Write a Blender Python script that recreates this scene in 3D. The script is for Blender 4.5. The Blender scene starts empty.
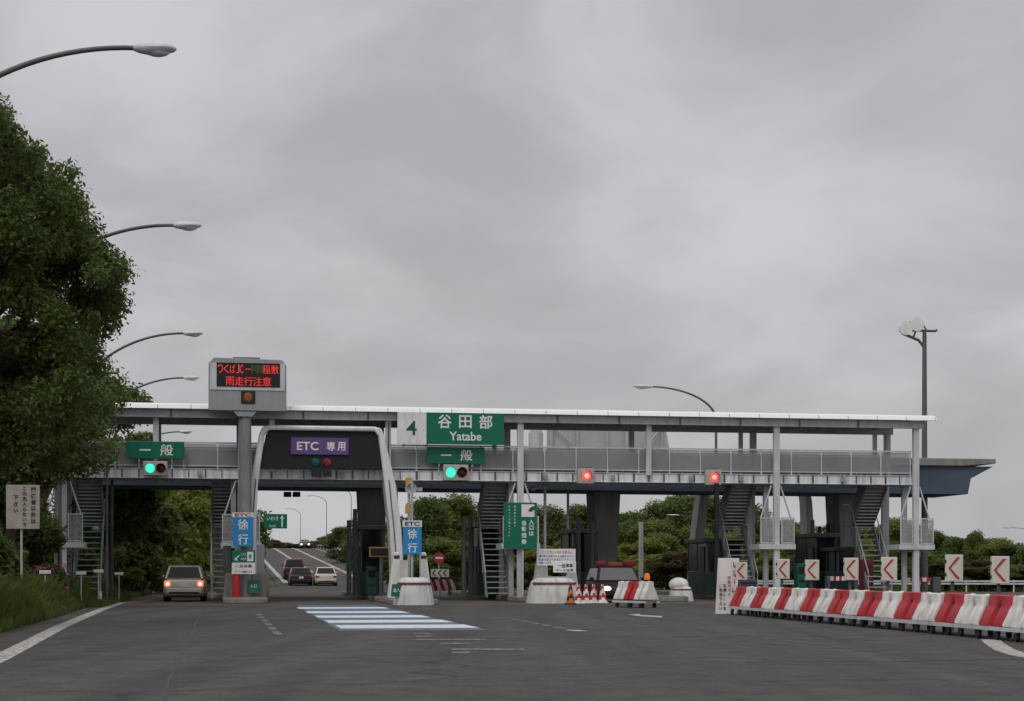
import bpy, bmesh, math, random
import numpy as np
from mathutils import Vector, Matrix
R = math.radians
rng = random.Random(7)
SC = bpy.context.scene
COL = SC.collection

# ------------------------------------------------------------------ camera
F = 1700.0          # focal length in pixels of a 1024 wide picture
CH = 1.2            # eye height
cam = bpy.data.cameras.new("camera"); camo = bpy.data.objects.new("camera", cam); COL.objects.link(camo)
cam.sensor_width = 36; cam.lens = 36 * F / 1024; cam.shift_y = (572 - 350.5) / 1024
cam.clip_start = .2; cam.clip_end = 4000
camo.location = (0, 0, CH); camo.rotation_euler = (R(90), 0, 0)
SC.camera = camo

# ------------------------------------------------------------------ world: overcast sky
SUN_EL, SUN_AZ = R(52), R(205)      # azimuth from +Y clockwise: behind the camera, a little to its left
w = bpy.data.worlds.new("World"); SC.world = w; w.use_nodes = True
nt = w.node_tree; nt.nodes.clear()
def wn(t, **k):
    n = nt.nodes.new(t)
    for a, b in k.items(): setattr(n, a, b)
    return n
def wl(a, b): nt.links.new(a, b)
def wmath(op, a, b=None, c=None):
    n = wn('ShaderNodeMath', operation=op)
    for i, x in enumerate((a, b, c)):
        if x is None: continue
        if isinstance(x, (int, float)): n.inputs[i].default_value = x
        else: wl(x, n.inputs[i])
    return n.outputs[0]
out = wn('ShaderNodeOutputWorld'); bg = wn('ShaderNodeBackground'); bg.inputs[1].default_value = .1
sky = wn('ShaderNodeTexSky', sky_type='NISHITA', sun_disc=False)
sky.sun_elevation = SUN_EL; sky.sun_rotation = SUN_AZ; sky.dust_density = 4
tc = wn('ShaderNodeTexCoord'); sx = wn('ShaderNodeSeparateXYZ'); wl(tc.outputs['Generated'], sx.inputs[0])
zz = wmath('MAXIMUM', sx.outputs[2], 0.0)
den = wmath('ADD', zz, .26)
cx = wmath('DIVIDE', sx.outputs[0], den); cy = wmath('DIVIDE', sx.outputs[1], den)
cv = wn('ShaderNodeCombineXYZ'); wl(cx, cv.inputs[0]); wl(cy, cv.inputs[1])
mp = wn('ShaderNodeMapping'); mp.inputs['Rotation'].default_value = (0, R(14), 0); mp.inputs['Scale'].default_value = (5.2, 5.2, 9.5); mp.inputs['Location'].default_value = (2.35, .4, 1.3)
wl(tc.outputs['Generated'], mp.inputs[0])
n1 = wn('ShaderNodeTexNoise'); n1.inputs['Scale'].default_value = 1.0; n1.inputs['Detail'].default_value = 5; n1.inputs['Roughness'].default_value = .5; n1.inputs['Distortion'].default_value = .35
wl(mp.outputs[0], n1.inputs['Vector'])
mr = wn('ShaderNodeMapRange'); mr.interpolation_type = 'SMOOTHSTEP'
mr.inputs['From Min'].default_value = .30; mr.inputs['From Max'].default_value = .72
mr.inputs['To Min'].default_value = .82; mr.inputs['To Max'].default_value = 1.20
wl(n1.outputs[0], mr.inputs[0])
zr = wn('ShaderNodeMapRange'); zr.interpolation_type = 'SMOOTHSTEP'      # overcast: the zenith far brighter than the horizon
zr.inputs['From Min'].default_value = .36; zr.inputs['From Max'].default_value = .95
zr.inputs['To Min'].default_value = 5.45; zr.inputs['To Max'].default_value = 10.5
wl(sx.outputs[2], zr.inputs[0])
lum = wmath('MULTIPLY', mr.outputs[0], zr.outputs[0])
tint = wn('ShaderNodeMix', data_type='RGBA')
n2 = wn('ShaderNodeTexNoise'); n2.inputs['Scale'].default_value = .8; n2.inputs['Detail'].default_value = 2
wl(cv.outputs[0], n2.inputs['Vector']); wl(n2.outputs[0], tint.inputs[0])
tint.inputs[6].default_value = (.94, .97, 1.0, 1); tint.inputs[7].default_value = (1.0, .955, .985, 1)
cc = wn('ShaderNodeVectorMath', operation='SCALE'); wl(tint.outputs[2], cc.inputs[0]); wl(lum, cc.inputs[3])
mx = wn('ShaderNodeMix', data_type='RGBA'); mx.inputs[0].default_value = .93
wl(sky.outputs[0], mx.inputs[6]); wl(cc.outputs[0], mx.inputs[7])
wl(mx.outputs[2], bg.inputs[0]); wl(bg.outputs[0], out.inputs[0])

sl = bpy.data.lights.new("sun", 'SUN'); so = bpy.data.objects.new("sun", sl); COL.objects.link(so)
sl.energy = .8; sl.angle = R(25); sl.color = (1, .96, .9)
d = Vector((math.sin(SUN_AZ) * math.cos(SUN_EL), math.cos(SUN_AZ) * math.cos(SUN_EL), math.sin(SUN_EL)))
so.rotation_euler = (-d).to_track_quat('-Z', 'Y').to_euler(); so.location = (0, -20, 60)
vs = SC.view_settings
vs.view_transform = 'Standard'; vs.look = 'None'; vs.exposure = 0.0; vs.gamma = 1; vs.use_curve_mapping = False
SC.cycles.use_denoising = True
SC.render.filter_size = 1.7

# ------------------------------------------------------------------ gate frame: u along the gate, v away through it
TH = R(9.75); CT, ST = math.cos(TH), math.sin(TH); Y0 = 70.0
def W(u, v): return (u * CT - v * ST, Y0 + u * ST + v * CT)
def UV(x, y): return (x * CT + (y - Y0) * ST, -x * ST + (y - Y0) * CT)
def U(px, v=0.0):
    x = (px - 512) / F; return (x * (Y0 + v * CT) + v * ST) / (CT - x * ST)
def Zp(px, py, v=0.0):
    y = W(U(px, v), v)[1]; return CH + (572 - py) / F * y
def G(px, py):
    y = CH * F / (py - 572); return UV((px - 512) / F * y, y)
def P(px, y): return UV((px - 512) / F * y, y)
def sstep(a, b, x):
    t = min(1, max(0, (x - a) / (b - a))); return t * t * (3 - 2 * t)
def zg(u, v):
    if v < 45: z = 0.0
    elif v < 85: z = .034 * (v - 45) ** 2 / 80
    elif v < 205: z = .034 * (20 + v - 85)
    elif v < 245: t = v - 205; z = .034 * 140 + .034 * t - .034 * t * t / 80
    else: z = .034 * 160 - 0.004 * (v - 245)
    k = 1 - .9 * sstep(10, 45, u)
    return max(z, 0) * k

# ------------------------------------------------------------------ materials
MATS = {}
def M(name, col, rough=.6, metal=0.0, var=.18, scale=2.0, dirt=0.0, dirtcol=(.10, .09, .08), bump=0.0, spec=.4, streak=6.0):
    m = bpy.data.materials.new(name); m.use_nodes = True; t = m.node_tree; b = t.nodes['Principled BSDF']
    N, L = t.nodes.new, t.links.new
    b.inputs['Roughness'].default_value = rough; b.inputs['Metallic'].default_value = metal
    b.inputs['Specular IOR Level'].default_value = spec
    g = N('ShaderNodeNewGeometry'); nz = N('ShaderNodeTexNoise')
    nz.inputs['Scale'].default_value = scale; nz.inputs['Detail'].default_value = 5; nz.inputs['Roughness'].default_value = .62
    L(g.outputs['Position'], nz.inputs['Vector'])
    r = N('ShaderNodeMapRange'); r.inputs['From Min'].default_value = .3; r.inputs['From Max'].default_value = .7
    r.inputs['To Min'].default_value = 1 - var; r.inputs['To Max'].default_value = 1 + var
    L(nz.outputs[0], r.inputs[0])
    s = N('ShaderNodeVectorMath'); s.operation = 'SCALE'; s.inputs[0].default_value = col[:3]; L(r.outputs[0], s.inputs[3])
    o = s.outputs[0]
    if dirt > 0:
        mp = N('ShaderNodeMapping'); mp.inputs['Scale'].default_value = (streak, streak, streak * .12); L(g.outputs['Position'], mp.inputs[0])
        n2 = N('ShaderNodeTexNoise'); n2.inputs['Scale'].default_value = 1; n2.inputs['Detail'].default_value = 4; L(mp.outputs[0], n2.inputs['Vector'])
        r2 = N('ShaderNodeMapRange'); r2.inputs['From Min'].default_value = .45; r2.inputs['From Max'].default_value = .75; r2.inputs['To Max'].default_value = dirt
        L(n2.outputs[0], r2.inputs[0])
        mix = N('ShaderNodeMix'); mix.data_type = 'RGBA'; L(r2.outputs[0], mix.inputs[0]); L(o, mix.inputs[6]); mix.inputs[7].default_value = (*dirtcol, 1)
        o = mix.outputs[2]
    L(o, b.inputs['Base Color'])
    if bump > 0:
        bp = N('ShaderNodeBump'); bp.inputs['Strength'].default_value = bump; bp.inputs['Distance'].default_value = .02
        n3 = N('ShaderNodeTexNoise'); n3.inputs['Scale'].default_value = 40; n3.inputs['Detail'].default_value = 3; L(g.outputs['Position'], n3.inputs['Vector'])
        L(n3.outputs[0], bp.inputs['Height']); L(bp.outputs[0], b.inputs['Normal'])
    MATS[name] = m; return m
def EM(name, col, st, base=(.02, .02, .02)):
    m = M(name, base, .4, var=0); b = m.node_tree.nodes['Principled BSDF']
    b.inputs['Emission Color'].default_value = (*col, 1); b.inputs['Emission Strength'].default_value = st
    return m
steel = M('galvanised_steel', (.44, .455, .47), .5, .1, .12, 1.5, .35, (.16, .16, .16))
steel_l = M('pale_steel', (.60, .62, .64), .5, 0, .1, 1.2, .4, (.26, .26, .26))
steel_d = M('dark_steel', (.11, .115, .12), .55, .2, .2, 2, .3, (.05, .05, .05))
girderm = M('stained_pale_girder', (.76, .77, .79), .5, 0, .08, .8, .6, (.20, .20, .20), streak=5)
roofw = M('white_roof_sheet', (.86, .87, .88), .35, 0, .03, .6, .12, (.5, .5, .5))
joint = M('roof_joint', (.35, .35, .36), .6)
conc = M('concrete', (.27, .26, .245), .85, 0, .2, .8, .5, (.11, .105, .10), bump=.2)
conc_d = M('dark_concrete', (.20, .196, .19), .85, 0, .2, .7, .4, (.06, .06, .06), bump=.2)
conc_l = M('pale_concrete', (.42, .42, .41), .8, 0, .14, .7, .5, (.18, .18, .175), bump=.1)
soffit = M('shaded_soffit', (.075, .10, .135), .8, 0, .2, .5)  # bluish dark of the shaded underside is put into the base colour
whitep = M('white_paint', (.80, .80, .78), .5, 0, .07, 1.5, .35, (.34, .33, .31))
creamp = M('cream_board', (.66, .64, .57), .6, 0, .08, 2, .3, (.35, .33, .28))
oldboard = M('weathered_board', (.40, .37, .33), .7, 0, .15, 4, .5, (.22, .19, .15))
greenp = M('sign_green', (.0, .15, .085), .45, 0, .06, 1)
greend = M('booth_green', (.012, .05, .036), .4, 0, .2, 1, .3, (.02, .03, .025))
lettw = M('letter_white', (.80, .80, .78), .5, 0, .03)
lettg = M('letter_green', (.0, .12, .07), .5, 0, .03)
lettk = M('letter_black', (.03, .03, .035), .6, 0, .1)
lettr = M('letter_red', (.42, .03, .05), .5, 0, .1)
lettb = M('letter_blue', (.05, .08, .35), .5, 0, .1)
purple = M('sign_purple', (.13, .07, .24), .5, 0, .06)
bluep = M('sign_blue', (.02, .25, .55), .5, 0, .05)
redp = M('barrier_red', (.46, .020, .03), .55, 0, .22, 3, .6, (.20, .06, .06))
barw = M('barrier_white', (.76, .75, .72), .55, 0, .10, 3, .75, (.36, .33, .29))
chevr = M('chevron_red', (.42, .045, .03), .5, 0, .1)
orange = M('orange_plastic', (.55, .16, .02), .5, 0, .1)
yellow = M('yellow_paint', (.6, .36, .03), .5, 0, .1)
black = M('black_plastic', (.016, .016, .018), .5, 0, .2)
panelk = M('black_hood_panel', (.012, .013, .016), .6, 0, .15, 1)
housing = M('signal_housing', (.48, .44, .40), .5, 0, .1, 4, .4, (.3, .22, .16))
rubber = M('rubber', (.02, .02, .02), .85, 0, .2)
rim_m = M('wheel_rim', (.35, .36, .37), .35, .7, .1)
glassd = M('dark_glass', (.010, .011, .013), .12, 0, .1, spec=.25)
glassw = M('windscreen_glass', (.09, .095, .10), .12, 0, .1, spec=.35)
brown = M('bark', (.07, .05, .035), .9, 0, .35, 6, bump=.5)
cabinet = M('cabinet_grey', (.33, .34, .35), .5, .1, .06, 1, .25, (.2, .2, .2))
sedan = M('cream_white_car_paint', (.55, .52, .44), .35, 0, .03)
hatchp = M('silver_white_car_paint', (.50, .48, .44), .35, .1, .03)
darkcar = M('dark_grey_car_paint', (.03, .028, .036), .25, .2, .05)
maroon = M('maroon_car_paint', (.06, .012, .02), .25, .2, .05)
blackcar = M('black_car_paint', (.022, .014, .015), .5, 0, .05, spec=.25)
plate = M('number_plate_white', (.7, .7, .68), .5, 0, .02)
pink = M('pink_blossom', (.42, .10, .22), .7, 0, .3)
g_on = EM('lit_green_lens', (.05, 1.0, .55), 1.3)
r_on = EM('lit_red_lens', (1.0, .09, .08), 1.25)
r_core = EM('lit_red_lens_core', (1.0, .35, .3), 1.6)
g_off = M('dim_green_lens', (.0, .10, .10), .2); r_off = M('dark_red_lens', (.09, .01, .012), .2)
r_dim = M('dim_red_lens', (.28, .015, .03), .2)
led_r = EM('red_led', (1.0, .04, .025), .85); led_g = EM('green_led', (.08, .22, .02), .35)
led_k = M('led_board_black', (.012, .01, .012), .5, 0, .2, 3)
amber = M('amber_lamp', (.32, .09, .02), .4); amber_l = EM('amber_beacon_lens', (1, .22, .02), .4, (.4, .1, .02))
head_on = EM('lit_headlight', (1, .95, .8), 5.0); tail_on = EM('lit_tail_light', (1, .16, .06), 1.5, (.3, .02, .02)); tail_core = EM('lit_tail_core', (1, .6, .35), 2.2, (.3, .02, .02))
tail_m = M('tail_lens_red', (.25, .015, .02), .25); clear = M('lamp_clear_cover', (.62, .64, .65), .2, 0, .05)

# asphalt: worn, patched, darker wheel paths
def asphalt_mat():
    m = M('asphalt', (.057, .052, .049), .85, 0, .14, .35, bump=.25, spec=.35); t = m.node_tree; N, L = t.nodes.new, t.links.new
    b = t.nodes['Principled BSDF']; src = b.inputs['Base Color'].links[0].from_socket
    g = N('ShaderNodeNewGeometry')
    n = N('ShaderNodeTexNoise'); n.inputs['Scale'].default_value = 20; n.inputs['Detail'].default_value = 6; n.inputs['Roughness'].default_value = .8; L(g.outputs['Position'], n.inputs['Vector'])
    r = N('ShaderNodeMapRange'); r.inputs['From Min'].default_value = .3; r.inputs['From Max'].default_value = .7; r.inputs['To Min'].default_value = .45; r.inputs['To Max'].default_value = 1.6; L(n.outputs[0], r.inputs[0])
    mp = N('ShaderNodeMapping'); mp.inputs['Rotation'].default_value = (0, 0, -TH); mp.inputs['Scale'].default_value = (1.1, .04, 1); L(g.outputs['Position'], mp.inputs[0])
    n2 = N('ShaderNodeTexNoise'); n2.inputs['Scale'].default_value = 1; n2.inputs['Detail'].default_value = 3; L(mp.outputs[0], n2.inputs['Vector'])
    r2 = N('ShaderNodeMapRange'); r2.inputs['From Min'].default_value = .35; r2.inputs['From Max'].default_value = .65; r2.inputs['To Min'].default_value = .76; r2.inputs['To Max'].default_value = 1.20; L(n2.outputs[0], r2.inputs[0])
    mu = N('ShaderNodeMath'); mu.operation = 'MULTIPLY'; L(r.outputs[0], mu.inputs[0]); L(r2.outputs[0], mu.inputs[1])
    # patches and oil marks
    n4 = N('ShaderNodeTexNoise'); n4.inputs['Scale'].default_value = 1.7; n4.inputs['Detail'].default_value = 4; n4.inputs['Roughness'].default_value = .7; L(g.outputs['Position'], n4.inputs['Vector'])
    r4 = N('ShaderNodeMapRange'); r4.inputs['From Min'].default_value = .32; r4.inputs['From Max'].default_value = .60; r4.inputs['To Min'].default_value = .62; r4.inputs['To Max'].default_value = 1.12; L(n4.outputs[0], r4.inputs[0])
    m4 = N('ShaderNodeMath'); m4.operation = 'MULTIPLY'; L(mu.outputs[0], m4.inputs[0]); L(r4.outputs[0], m4.inputs[1]); mu = m4
    # cracks
    vo = N('ShaderNodeTexVoronoi'); vo.feature = 'DISTANCE_TO_EDGE'; vo.inputs['Scale'].default_value = .2
    nd = N('ShaderNodeTexNoise'); nd.inputs['Scale'].default_value = .9; nd.inputs['Detail'].default_value = 4; L(g.outputs['Position'], nd.inputs['Vector'])
    ad = N('ShaderNodeMix'); ad.data_type = 'VECTOR'; ad.inputs[0].default_value = .55; L(g.outputs['Position'], ad.inputs[4]); L(nd.outputs['Color'], ad.inputs[5])
    L(ad.outputs[1], vo.inputs['Vector'])
    r3 = N('ShaderNodeMapRange'); r3.inputs['From Max'].default_value = .008; r3.inputs['To Min'].default_value = .5; r3.inputs['To Max'].default_value = 1.0; L(vo.outputs['Distance'], r3.inputs[0])
    mu2 = N('ShaderNodeMath'); mu2.operation = 'MULTIPLY'; L(mu.outputs[0], mu2.inputs[0]); L(r3.outputs[0], mu2.inputs[1])
    s = N('ShaderNodeVectorMath'); s.operation = 'SCALE'; L(src, s.inputs[0]); L(mu2.outputs[0], s.inputs[3]); L(s.outputs[0], b.inputs['Base Color'])
    return m
asph = asphalt_mat()
def worn(name, col, amount):
    m = M(name, col, .7, 0, .1, 3); t = m.node_tree; N, L = t.nodes.new, t.links.new; b = t.nodes['Principled BSDF']
    src = b.inputs['Base Color'].links[0].from_socket
    g = N('ShaderNodeNewGeometry'); n = N('ShaderNodeTexNoise'); n.inputs['Scale'].default_value = 7; n.inputs['Detail'].default_value = 7; n.inputs['Roughness'].default_value = .75
    L(g.outputs['Position'], n.inputs['Vector'])
    r = N('ShaderNodeMapRange'); r.inputs['From Min'].default_value = .62 - amount * .5; r.inputs['From Max'].default_value = .80 - amount * .5; L(n.outputs[0], r.inputs[0])
    mix = N('ShaderNodeMix'); mix.data_type = 'RGBA'; L(r.outputs[0], mix.inputs[0]); L(src, mix.inputs[6]); mix.inputs[7].default_value = (.056, .052, .049, 1)
    L(mix.outputs[2], b.inputs['Base Color']); return m
line_w = worn('road_paint_white', (.50, .48, .45), .36)
line_f = worn('road_paint_faded', (.30, .29, .28), .5)
line_b = worn('road_paint_blue', (.07, .165, .27), .3)
stripe_w = worn('road_paint_stripe', (.62, .63, .63), .15)
dirtm = M('median_earth', (.075, .058, .045), .95, 0, .35, .8, bump=.4)
groundm = M('verge_soil', (.045, .05, .025), .95, 0, .45, .5, bump=.4)

def leaf_mat(name, a, b, c=None):
    m = bpy.data.materials.new(name); m.use_nodes = True; t = m.node_tree; N, L = t.nodes.new, t.links.new; bs = t.nodes['Principled BSDF']
    bs.inputs['Roughness'].default_value = .55; bs.inputs['Specular IOR Level'].default_value = .3
    g = N('ShaderNodeNewGeometry'); n = N('ShaderNodeTexNoise'); n.inputs['Scale'].default_value = 1.1; n.inputs['Detail'].default_value = 3; L(g.outputs['Position'], n.inputs['Vector'])  # position noise paints lit and dark clumps into the leaf colour
    mm = N('ShaderNodeMath'); mm.operation = 'MULTIPLY_ADD'; L(g.outputs['Random Per Island'], mm.inputs[0]); mm.inputs[1].default_value = .42
    r = N('ShaderNodeMapRange'); r.inputs['From Min'].default_value = .35; r.inputs['From Max'].default_value = .65; r.inputs['To Max'].default_value = .62; L(n.outputs[0], r.inputs[0]); L(r.outputs[0], mm.inputs[2])
    mix = N('ShaderNodeMix'); mix.data_type = 'RGBA'; L(mm.outputs[0], mix.inputs[0]); mix.inputs[6].default_value = (*a, 1); mix.inputs[7].default_value = (*b, 1)
    L(mix.outputs[2], bs.inputs['Base Color'])
    tr = N('ShaderNodeBsdfTranslucent'); L(mix.outputs[2], tr.inputs[0]); ms = N('ShaderNodeMixShader'); ms.inputs[0].default_value = .45
    L(bs.outputs[0], ms.inputs[1]); L(tr.outputs[0], ms.inputs[2]); L(ms.outputs[0], t.nodes['Material Output'].inputs[0])
    return m
leaf_deep = leaf_mat('deep_green_leaves', (.048, .072, .022), (.155, .21, .045))
leaf_mid = leaf_mat('mid_green_leaves', (.065, .10, .024), (.20, .255, .055))
leaf_lime = leaf_mat('fresh_green_leaves', (.10, .13, .02), (.25, .27, .05))
leaf_brown = leaf_mat('brownish_leaves', (.055, .045, .02), (.12, .095, .04))
grassm = leaf_mat('tall_grass_blades', (.055, .085, .022), (.15, .195, .045))
grass_dry = leaf_mat('dry_grass_blades', (.09, .07, .03), (.18, .13, .06))
def poly_mat():
    m = bpy.data.materials.new('frosted_panel'); m.use_nodes = True; t = m.node_tree; N, L = t.nodes.new, t.links.new; bs = t.nodes['Principled BSDF']
    bs.inputs['Roughness'].default_value = .4
    g = N('ShaderNodeNewGeometry'); n = N('ShaderNodeTexNoise'); n.inputs['Scale'].default_value = .7; n.inputs['Detail'].default_value = 4; L(g.outputs['Position'], n.inputs['Vector'])
    r = N('ShaderNodeMapRange'); r.inputs['From Min'].default_value = .3; r.inputs['From Max'].default_value = .7; r.inputs['To Min'].default_value = .34; r.inputs['To Max'].default_value = .46; L(n.outputs[0], r.inputs[0])
    L(r.outputs[0], bs.inputs['Base Color'])
    tr = N('ShaderNodeBsdfTransparent'); tr.inputs[0].default_value = (.88, .9, .92, 1); ms = N('ShaderNodeMixShader'); ms.inputs[0].default_value = .52
    L(bs.outputs[0], ms.inputs[1]); L(tr.outputs[0], ms.inputs[2]); L(ms.outputs[0], t.nodes['Material Output'].inputs[0]); return m
frost = poly_mat()
def mesh_mat():
    m = bpy.data.materials.new('expanded_metal_mesh'); m.use_nodes = True; t = m.node_tree; N, L = t.nodes.new, t.links.new; bs = t.nodes['Principled BSDF']
    bs.inputs['Base Color'].default_value = (.34, .345, .35, 1); bs.inputs['Roughness'].default_value = .5
    g = N('ShaderNodeNewGeometry'); v = N('ShaderNodeTexVoronoi'); v.feature = 'DISTANCE_TO_EDGE'; v.inputs['Scale'].default_value = 22; L(g.outputs['Position'], v.inputs['Vector'])
    c = N('ShaderNodeMath'); c.operation = 'GREATER_THAN'; c.inputs[1].default_value = .17; L(v.outputs['Distance'], c.inputs[0])
    tr = N('ShaderNodeBsdfTransparent'); ms = N('ShaderNodeMixShader'); L(c.outputs[0], ms.inputs[0]); L(bs.outputs[0], ms.inputs[1]); L(tr.outputs[0], ms.inputs[2])
    L(ms.outputs[0], t.nodes['Material Output'].inputs[0]); return m
meshm = mesh_mat()

# ------------------------------------------------------------------ text outlines from Blender's own font
_TX = {}
def glyphs(s, bold=0.0):
    k = (s, bold)
    if k not in _TX:
        cu = bpy.data.curves.new('lettering', 'FONT'); cu.body = s; cu.offset = bold; cu.resolution_u = 3
        o = bpy.data.objects.new('lettering', cu); COL.objects.link(o)
        dg = bpy.context.evaluated_depsgraph_get(); me = o.evaluated_get(dg).to_mesh()
        vv = [(a.co.x, a.co.y) for a in me.vertices]; ff = [tuple(p.vertices) for p in me.polygons]
        o.evaluated_get(dg).to_mesh_clear(); bpy.data.objects.remove(o); bpy.data.curves.remove(cu)
        _TX[k] = (vv, ff)
    return _TX[k]

# ------------------------------------------------------------------ mesh builder
class MB:
    def __init__(s): s.v = []; s.f = []; s.mi = []; s.c = 0
    def mat(s, i): s.c = i; return s
    def add(s, vs, fs):
        n = len(s.v); s.v += [tuple(a) for a in vs]
        for f in fs: s.f.append(tuple(n + i for i in f)); s.mi.append(s.c)
        return s
    def hexa(s, b, t):      # b, t: four points each, same order
        return s.add(list(b) + list(t), [(0, 1, 2, 3), (7, 6, 5, 4), (0, 4, 5, 1), (1, 5, 6, 2), (2, 6, 7, 3), (3, 7, 4, 0)])
    def box(s, x0, x1, y0, y1, z0, z1):
        return s.hexa([(x0, y0, z0), (x1, y0, z0), (x1, y1, z0), (x0, y1, z0)], [(x0, y0, z1), (x1, y0, z1), (x1, y1, z1), (x0, y1, z1)])
    def prism(s, pts, a, b, ax='y'):
        n = len(pts)
        def q(p, t): return {'y': (p[0], t, p[1]), 'x': (t, p[0], p[1]), 'z': (p[0], p[1], t)}[ax]
        return s.add([q(p, a) for p in pts] + [q(p, b) for p in pts],
                     [tuple(range(n)), tuple(range(2 * n - 1, n - 1, -1))] + [(i, (i + 1) % n, n + (i + 1) % n, n + i) for i in range(n)])
    def tube(s, pts, r, n=10):
        pts = [Vector(p) for p in pts]; k = len(pts)
        rs = list(r) if isinstance(r, (list, tuple)) else [r] * k
        V = []; pv = None
        for i, p in enumerate(pts):
            t = (pts[min(i + 1, k - 1)] - pts[max(i - 1, 0)]).normalized()
            if pv is None: a = t.orthogonal().normalized()
            else: a = (pv - t * pv.dot(t)).normalized()
            pv = a; b = t.cross(a)
            V += [p + (a * math.cos(2 * math.pi * j / n) + b * math.sin(2 * math.pi * j / n)) * rs[i] for j in range(n)]
        fs = [(i * n + j, i * n + (j + 1) % n, (i + 1) * n + (j + 1) % n, (i + 1) * n + j) for i in range(k - 1) for j in range(n)]
        fs += [tuple(range(n - 1, -1, -1)), tuple(range((k - 1) * n, k * n))]
        return s.add(V, fs)
    def cyl(s, p, q, r0, r1=None, n=16): return s.tube([p, q], [r0, r0 if r1 is None else r1], n)
    def lathe(s, prof, c=(0, 0, 0), n=18, ax='z'):
        V = []
        for r, h in prof:
            for j in range(n):
                a = 2 * math.pi * j / n; x, y = r * math.cos(a), r * math.sin(a)
                V.append({'z': (c[0] + x, c[1] + y, c[2] + h), 'y': (c[0] + x, c[1] + h, c[2] + y), 'x': (c[0] + h, c[1] + x, c[2] + y)}[ax])
        k = len(prof)
        fs = [(i * n + j, i * n + (j + 1) % n, (i + 1) * n + (j + 1) % n, (i + 1) * n + j) for i in range(k - 1) for j in range(n)]
        fs += [tuple(range(n - 1, -1, -1)), tuple(range((k - 1) * n, k * n))]
        return s.add(V, fs)
    def ell(s, c, r, n=14, m=8):
        V = [(c[0], c[1], c[2] - r[2])]; 
        for i in range(1, m):
            a = -math.pi / 2 + math.pi * i / m
            V += [(c[0] + r[0] * math.cos(a) * math.cos(2 * math.pi * j / n), c[1] + r[1] * math.cos(a) * math.sin(2 * math.pi * j / n), c[2] + r[2] * math.sin(a)) for j in range(n)]
        V.append((c[0], c[1], c[2] + r[2])); e = len(V) - 1
        fs = [(0, 1 + (j + 1) % n, 1 + j) for j in range(n)]
        fs += [(1 + i * n + j, 1 + i * n + (j + 1) % n, 1 + (i + 1) * n + (j + 1) % n, 1 + (i + 1) * n + j) for i in range(m - 2) for j in range(n)]
        fs += [(e, 1 + (m - 2) * n + j, 1 + (m - 2) * n + (j + 1) % n) for j in range(n)]
        return s.add(V, fs)
    def loft(s, secs):
        n = len(secs[0]); k = len(secs); V = [p for q in secs for p in q]
        fs = [(i * n + j, i * n + (j + 1) % n, (i + 1) * n + (j + 1) % n, (i + 1) * n + j) for i in range(k - 1) for j in range(n)]
        return s.add(V, fs + [tuple(range(n - 1, -1, -1)), tuple(range((k - 1) * n, k * n))])
    def slab(s, q, th, inset=0.0):     # thin plate on a quad of four points, proud of it along the normal
        q = [Vector(p) for p in q]; c = sum(q, Vector()) / 4
        if inset: q = [p + (c - p) * inset for p in q]
        nrm = (q[1] - q[0]).cross(q[3] - q[0]).normalized()
        return s.hexa([p - nrm * .01 for p in q], [p + nrm * th for p in q])
    # lettering on a face that looks towards -y (x right, z up)
    def text(s, t, cx, cz, w, h, y, bold=.02, th=.006):
        vv, ff = glyphs(t, bold); xs = [a[0] for a in vv]; ys = [a[1] for a in vv]
        x0, x1, y0, y1 = min(xs), max(xs), min(ys), max(ys)
        P2 = [(cx + ((a - x0) / (x1 - x0 + 1e-9) - .5) * w, cz + ((b - y0) / (y1 - y0 + 1e-9) - .5) * h) for a, b in vv]
        return s.add([(a, y - th, b) for a, b in P2], ff)
    def vtext(s, t, cx, ztop, size, pitch, y, bold=.02, th=.006):
        for i, ch in enumerate(t):
            if ch == ' ': continue
            if ch in 'ー－': s.box(cx - size * .05, cx + size * .05, y - th, y - th + .004, ztop - pitch * i - size * .85, ztop - pitch * i - size * .15); continue
            vv, ff = glyphs(ch, bold); xs = [a[0] for a in vv]; ys = [a[1] for a in vv]
            mx, my = (min(xs) + max(xs)) / 2, (min(ys) + max(ys)) / 2
            s.add([(cx + (a - mx) * size, y - th, ztop - pitch * i - size * .5 + (b - my) * size) for a, b in vv], ff)
        return s
    def build(s, name, mats, parent=None, bev=0, smooth=True, label=None):
        me = bpy.data.meshes.new(name); me.from_pydata(s.v, [], s.f)
        if not isinstance(mats, (list, tuple)): mats = [mats]
        for m in mats: me.materials.append(m)
        me.polygons.foreach_set('material_index', s.mi)
        bm = bmesh.new(); bm.from_mesh(me); bmesh.ops.recalc_face_normals(bm, faces=bm.faces); bm.to_mesh(me); bm.free()
        if smooth:
            me.polygons.foreach_set('use_smooth', [True] * len(me.polygons)); me.set_sharp_from_angle(angle=R(38))
        o = bpy.data.objects.new(name, me); COL.objects.link(o)
        if parent: o.parent = parent
        if bev:
            b = o.modifiers.new('bevel', 'BEVEL'); b.width = bev; b.segments = 2; b.limit_method = 'ANGLE'; b.angle_limit = R(40)
        if label: o['label'] = label
        return o
def letters(lst, name, mat, parent, **k):
    for kind, *a in lst:
        mb = MB(); getattr(mb, kind)(*a, **k); o = mb.build(name, mat, parent, smooth=False)
    return o

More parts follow.
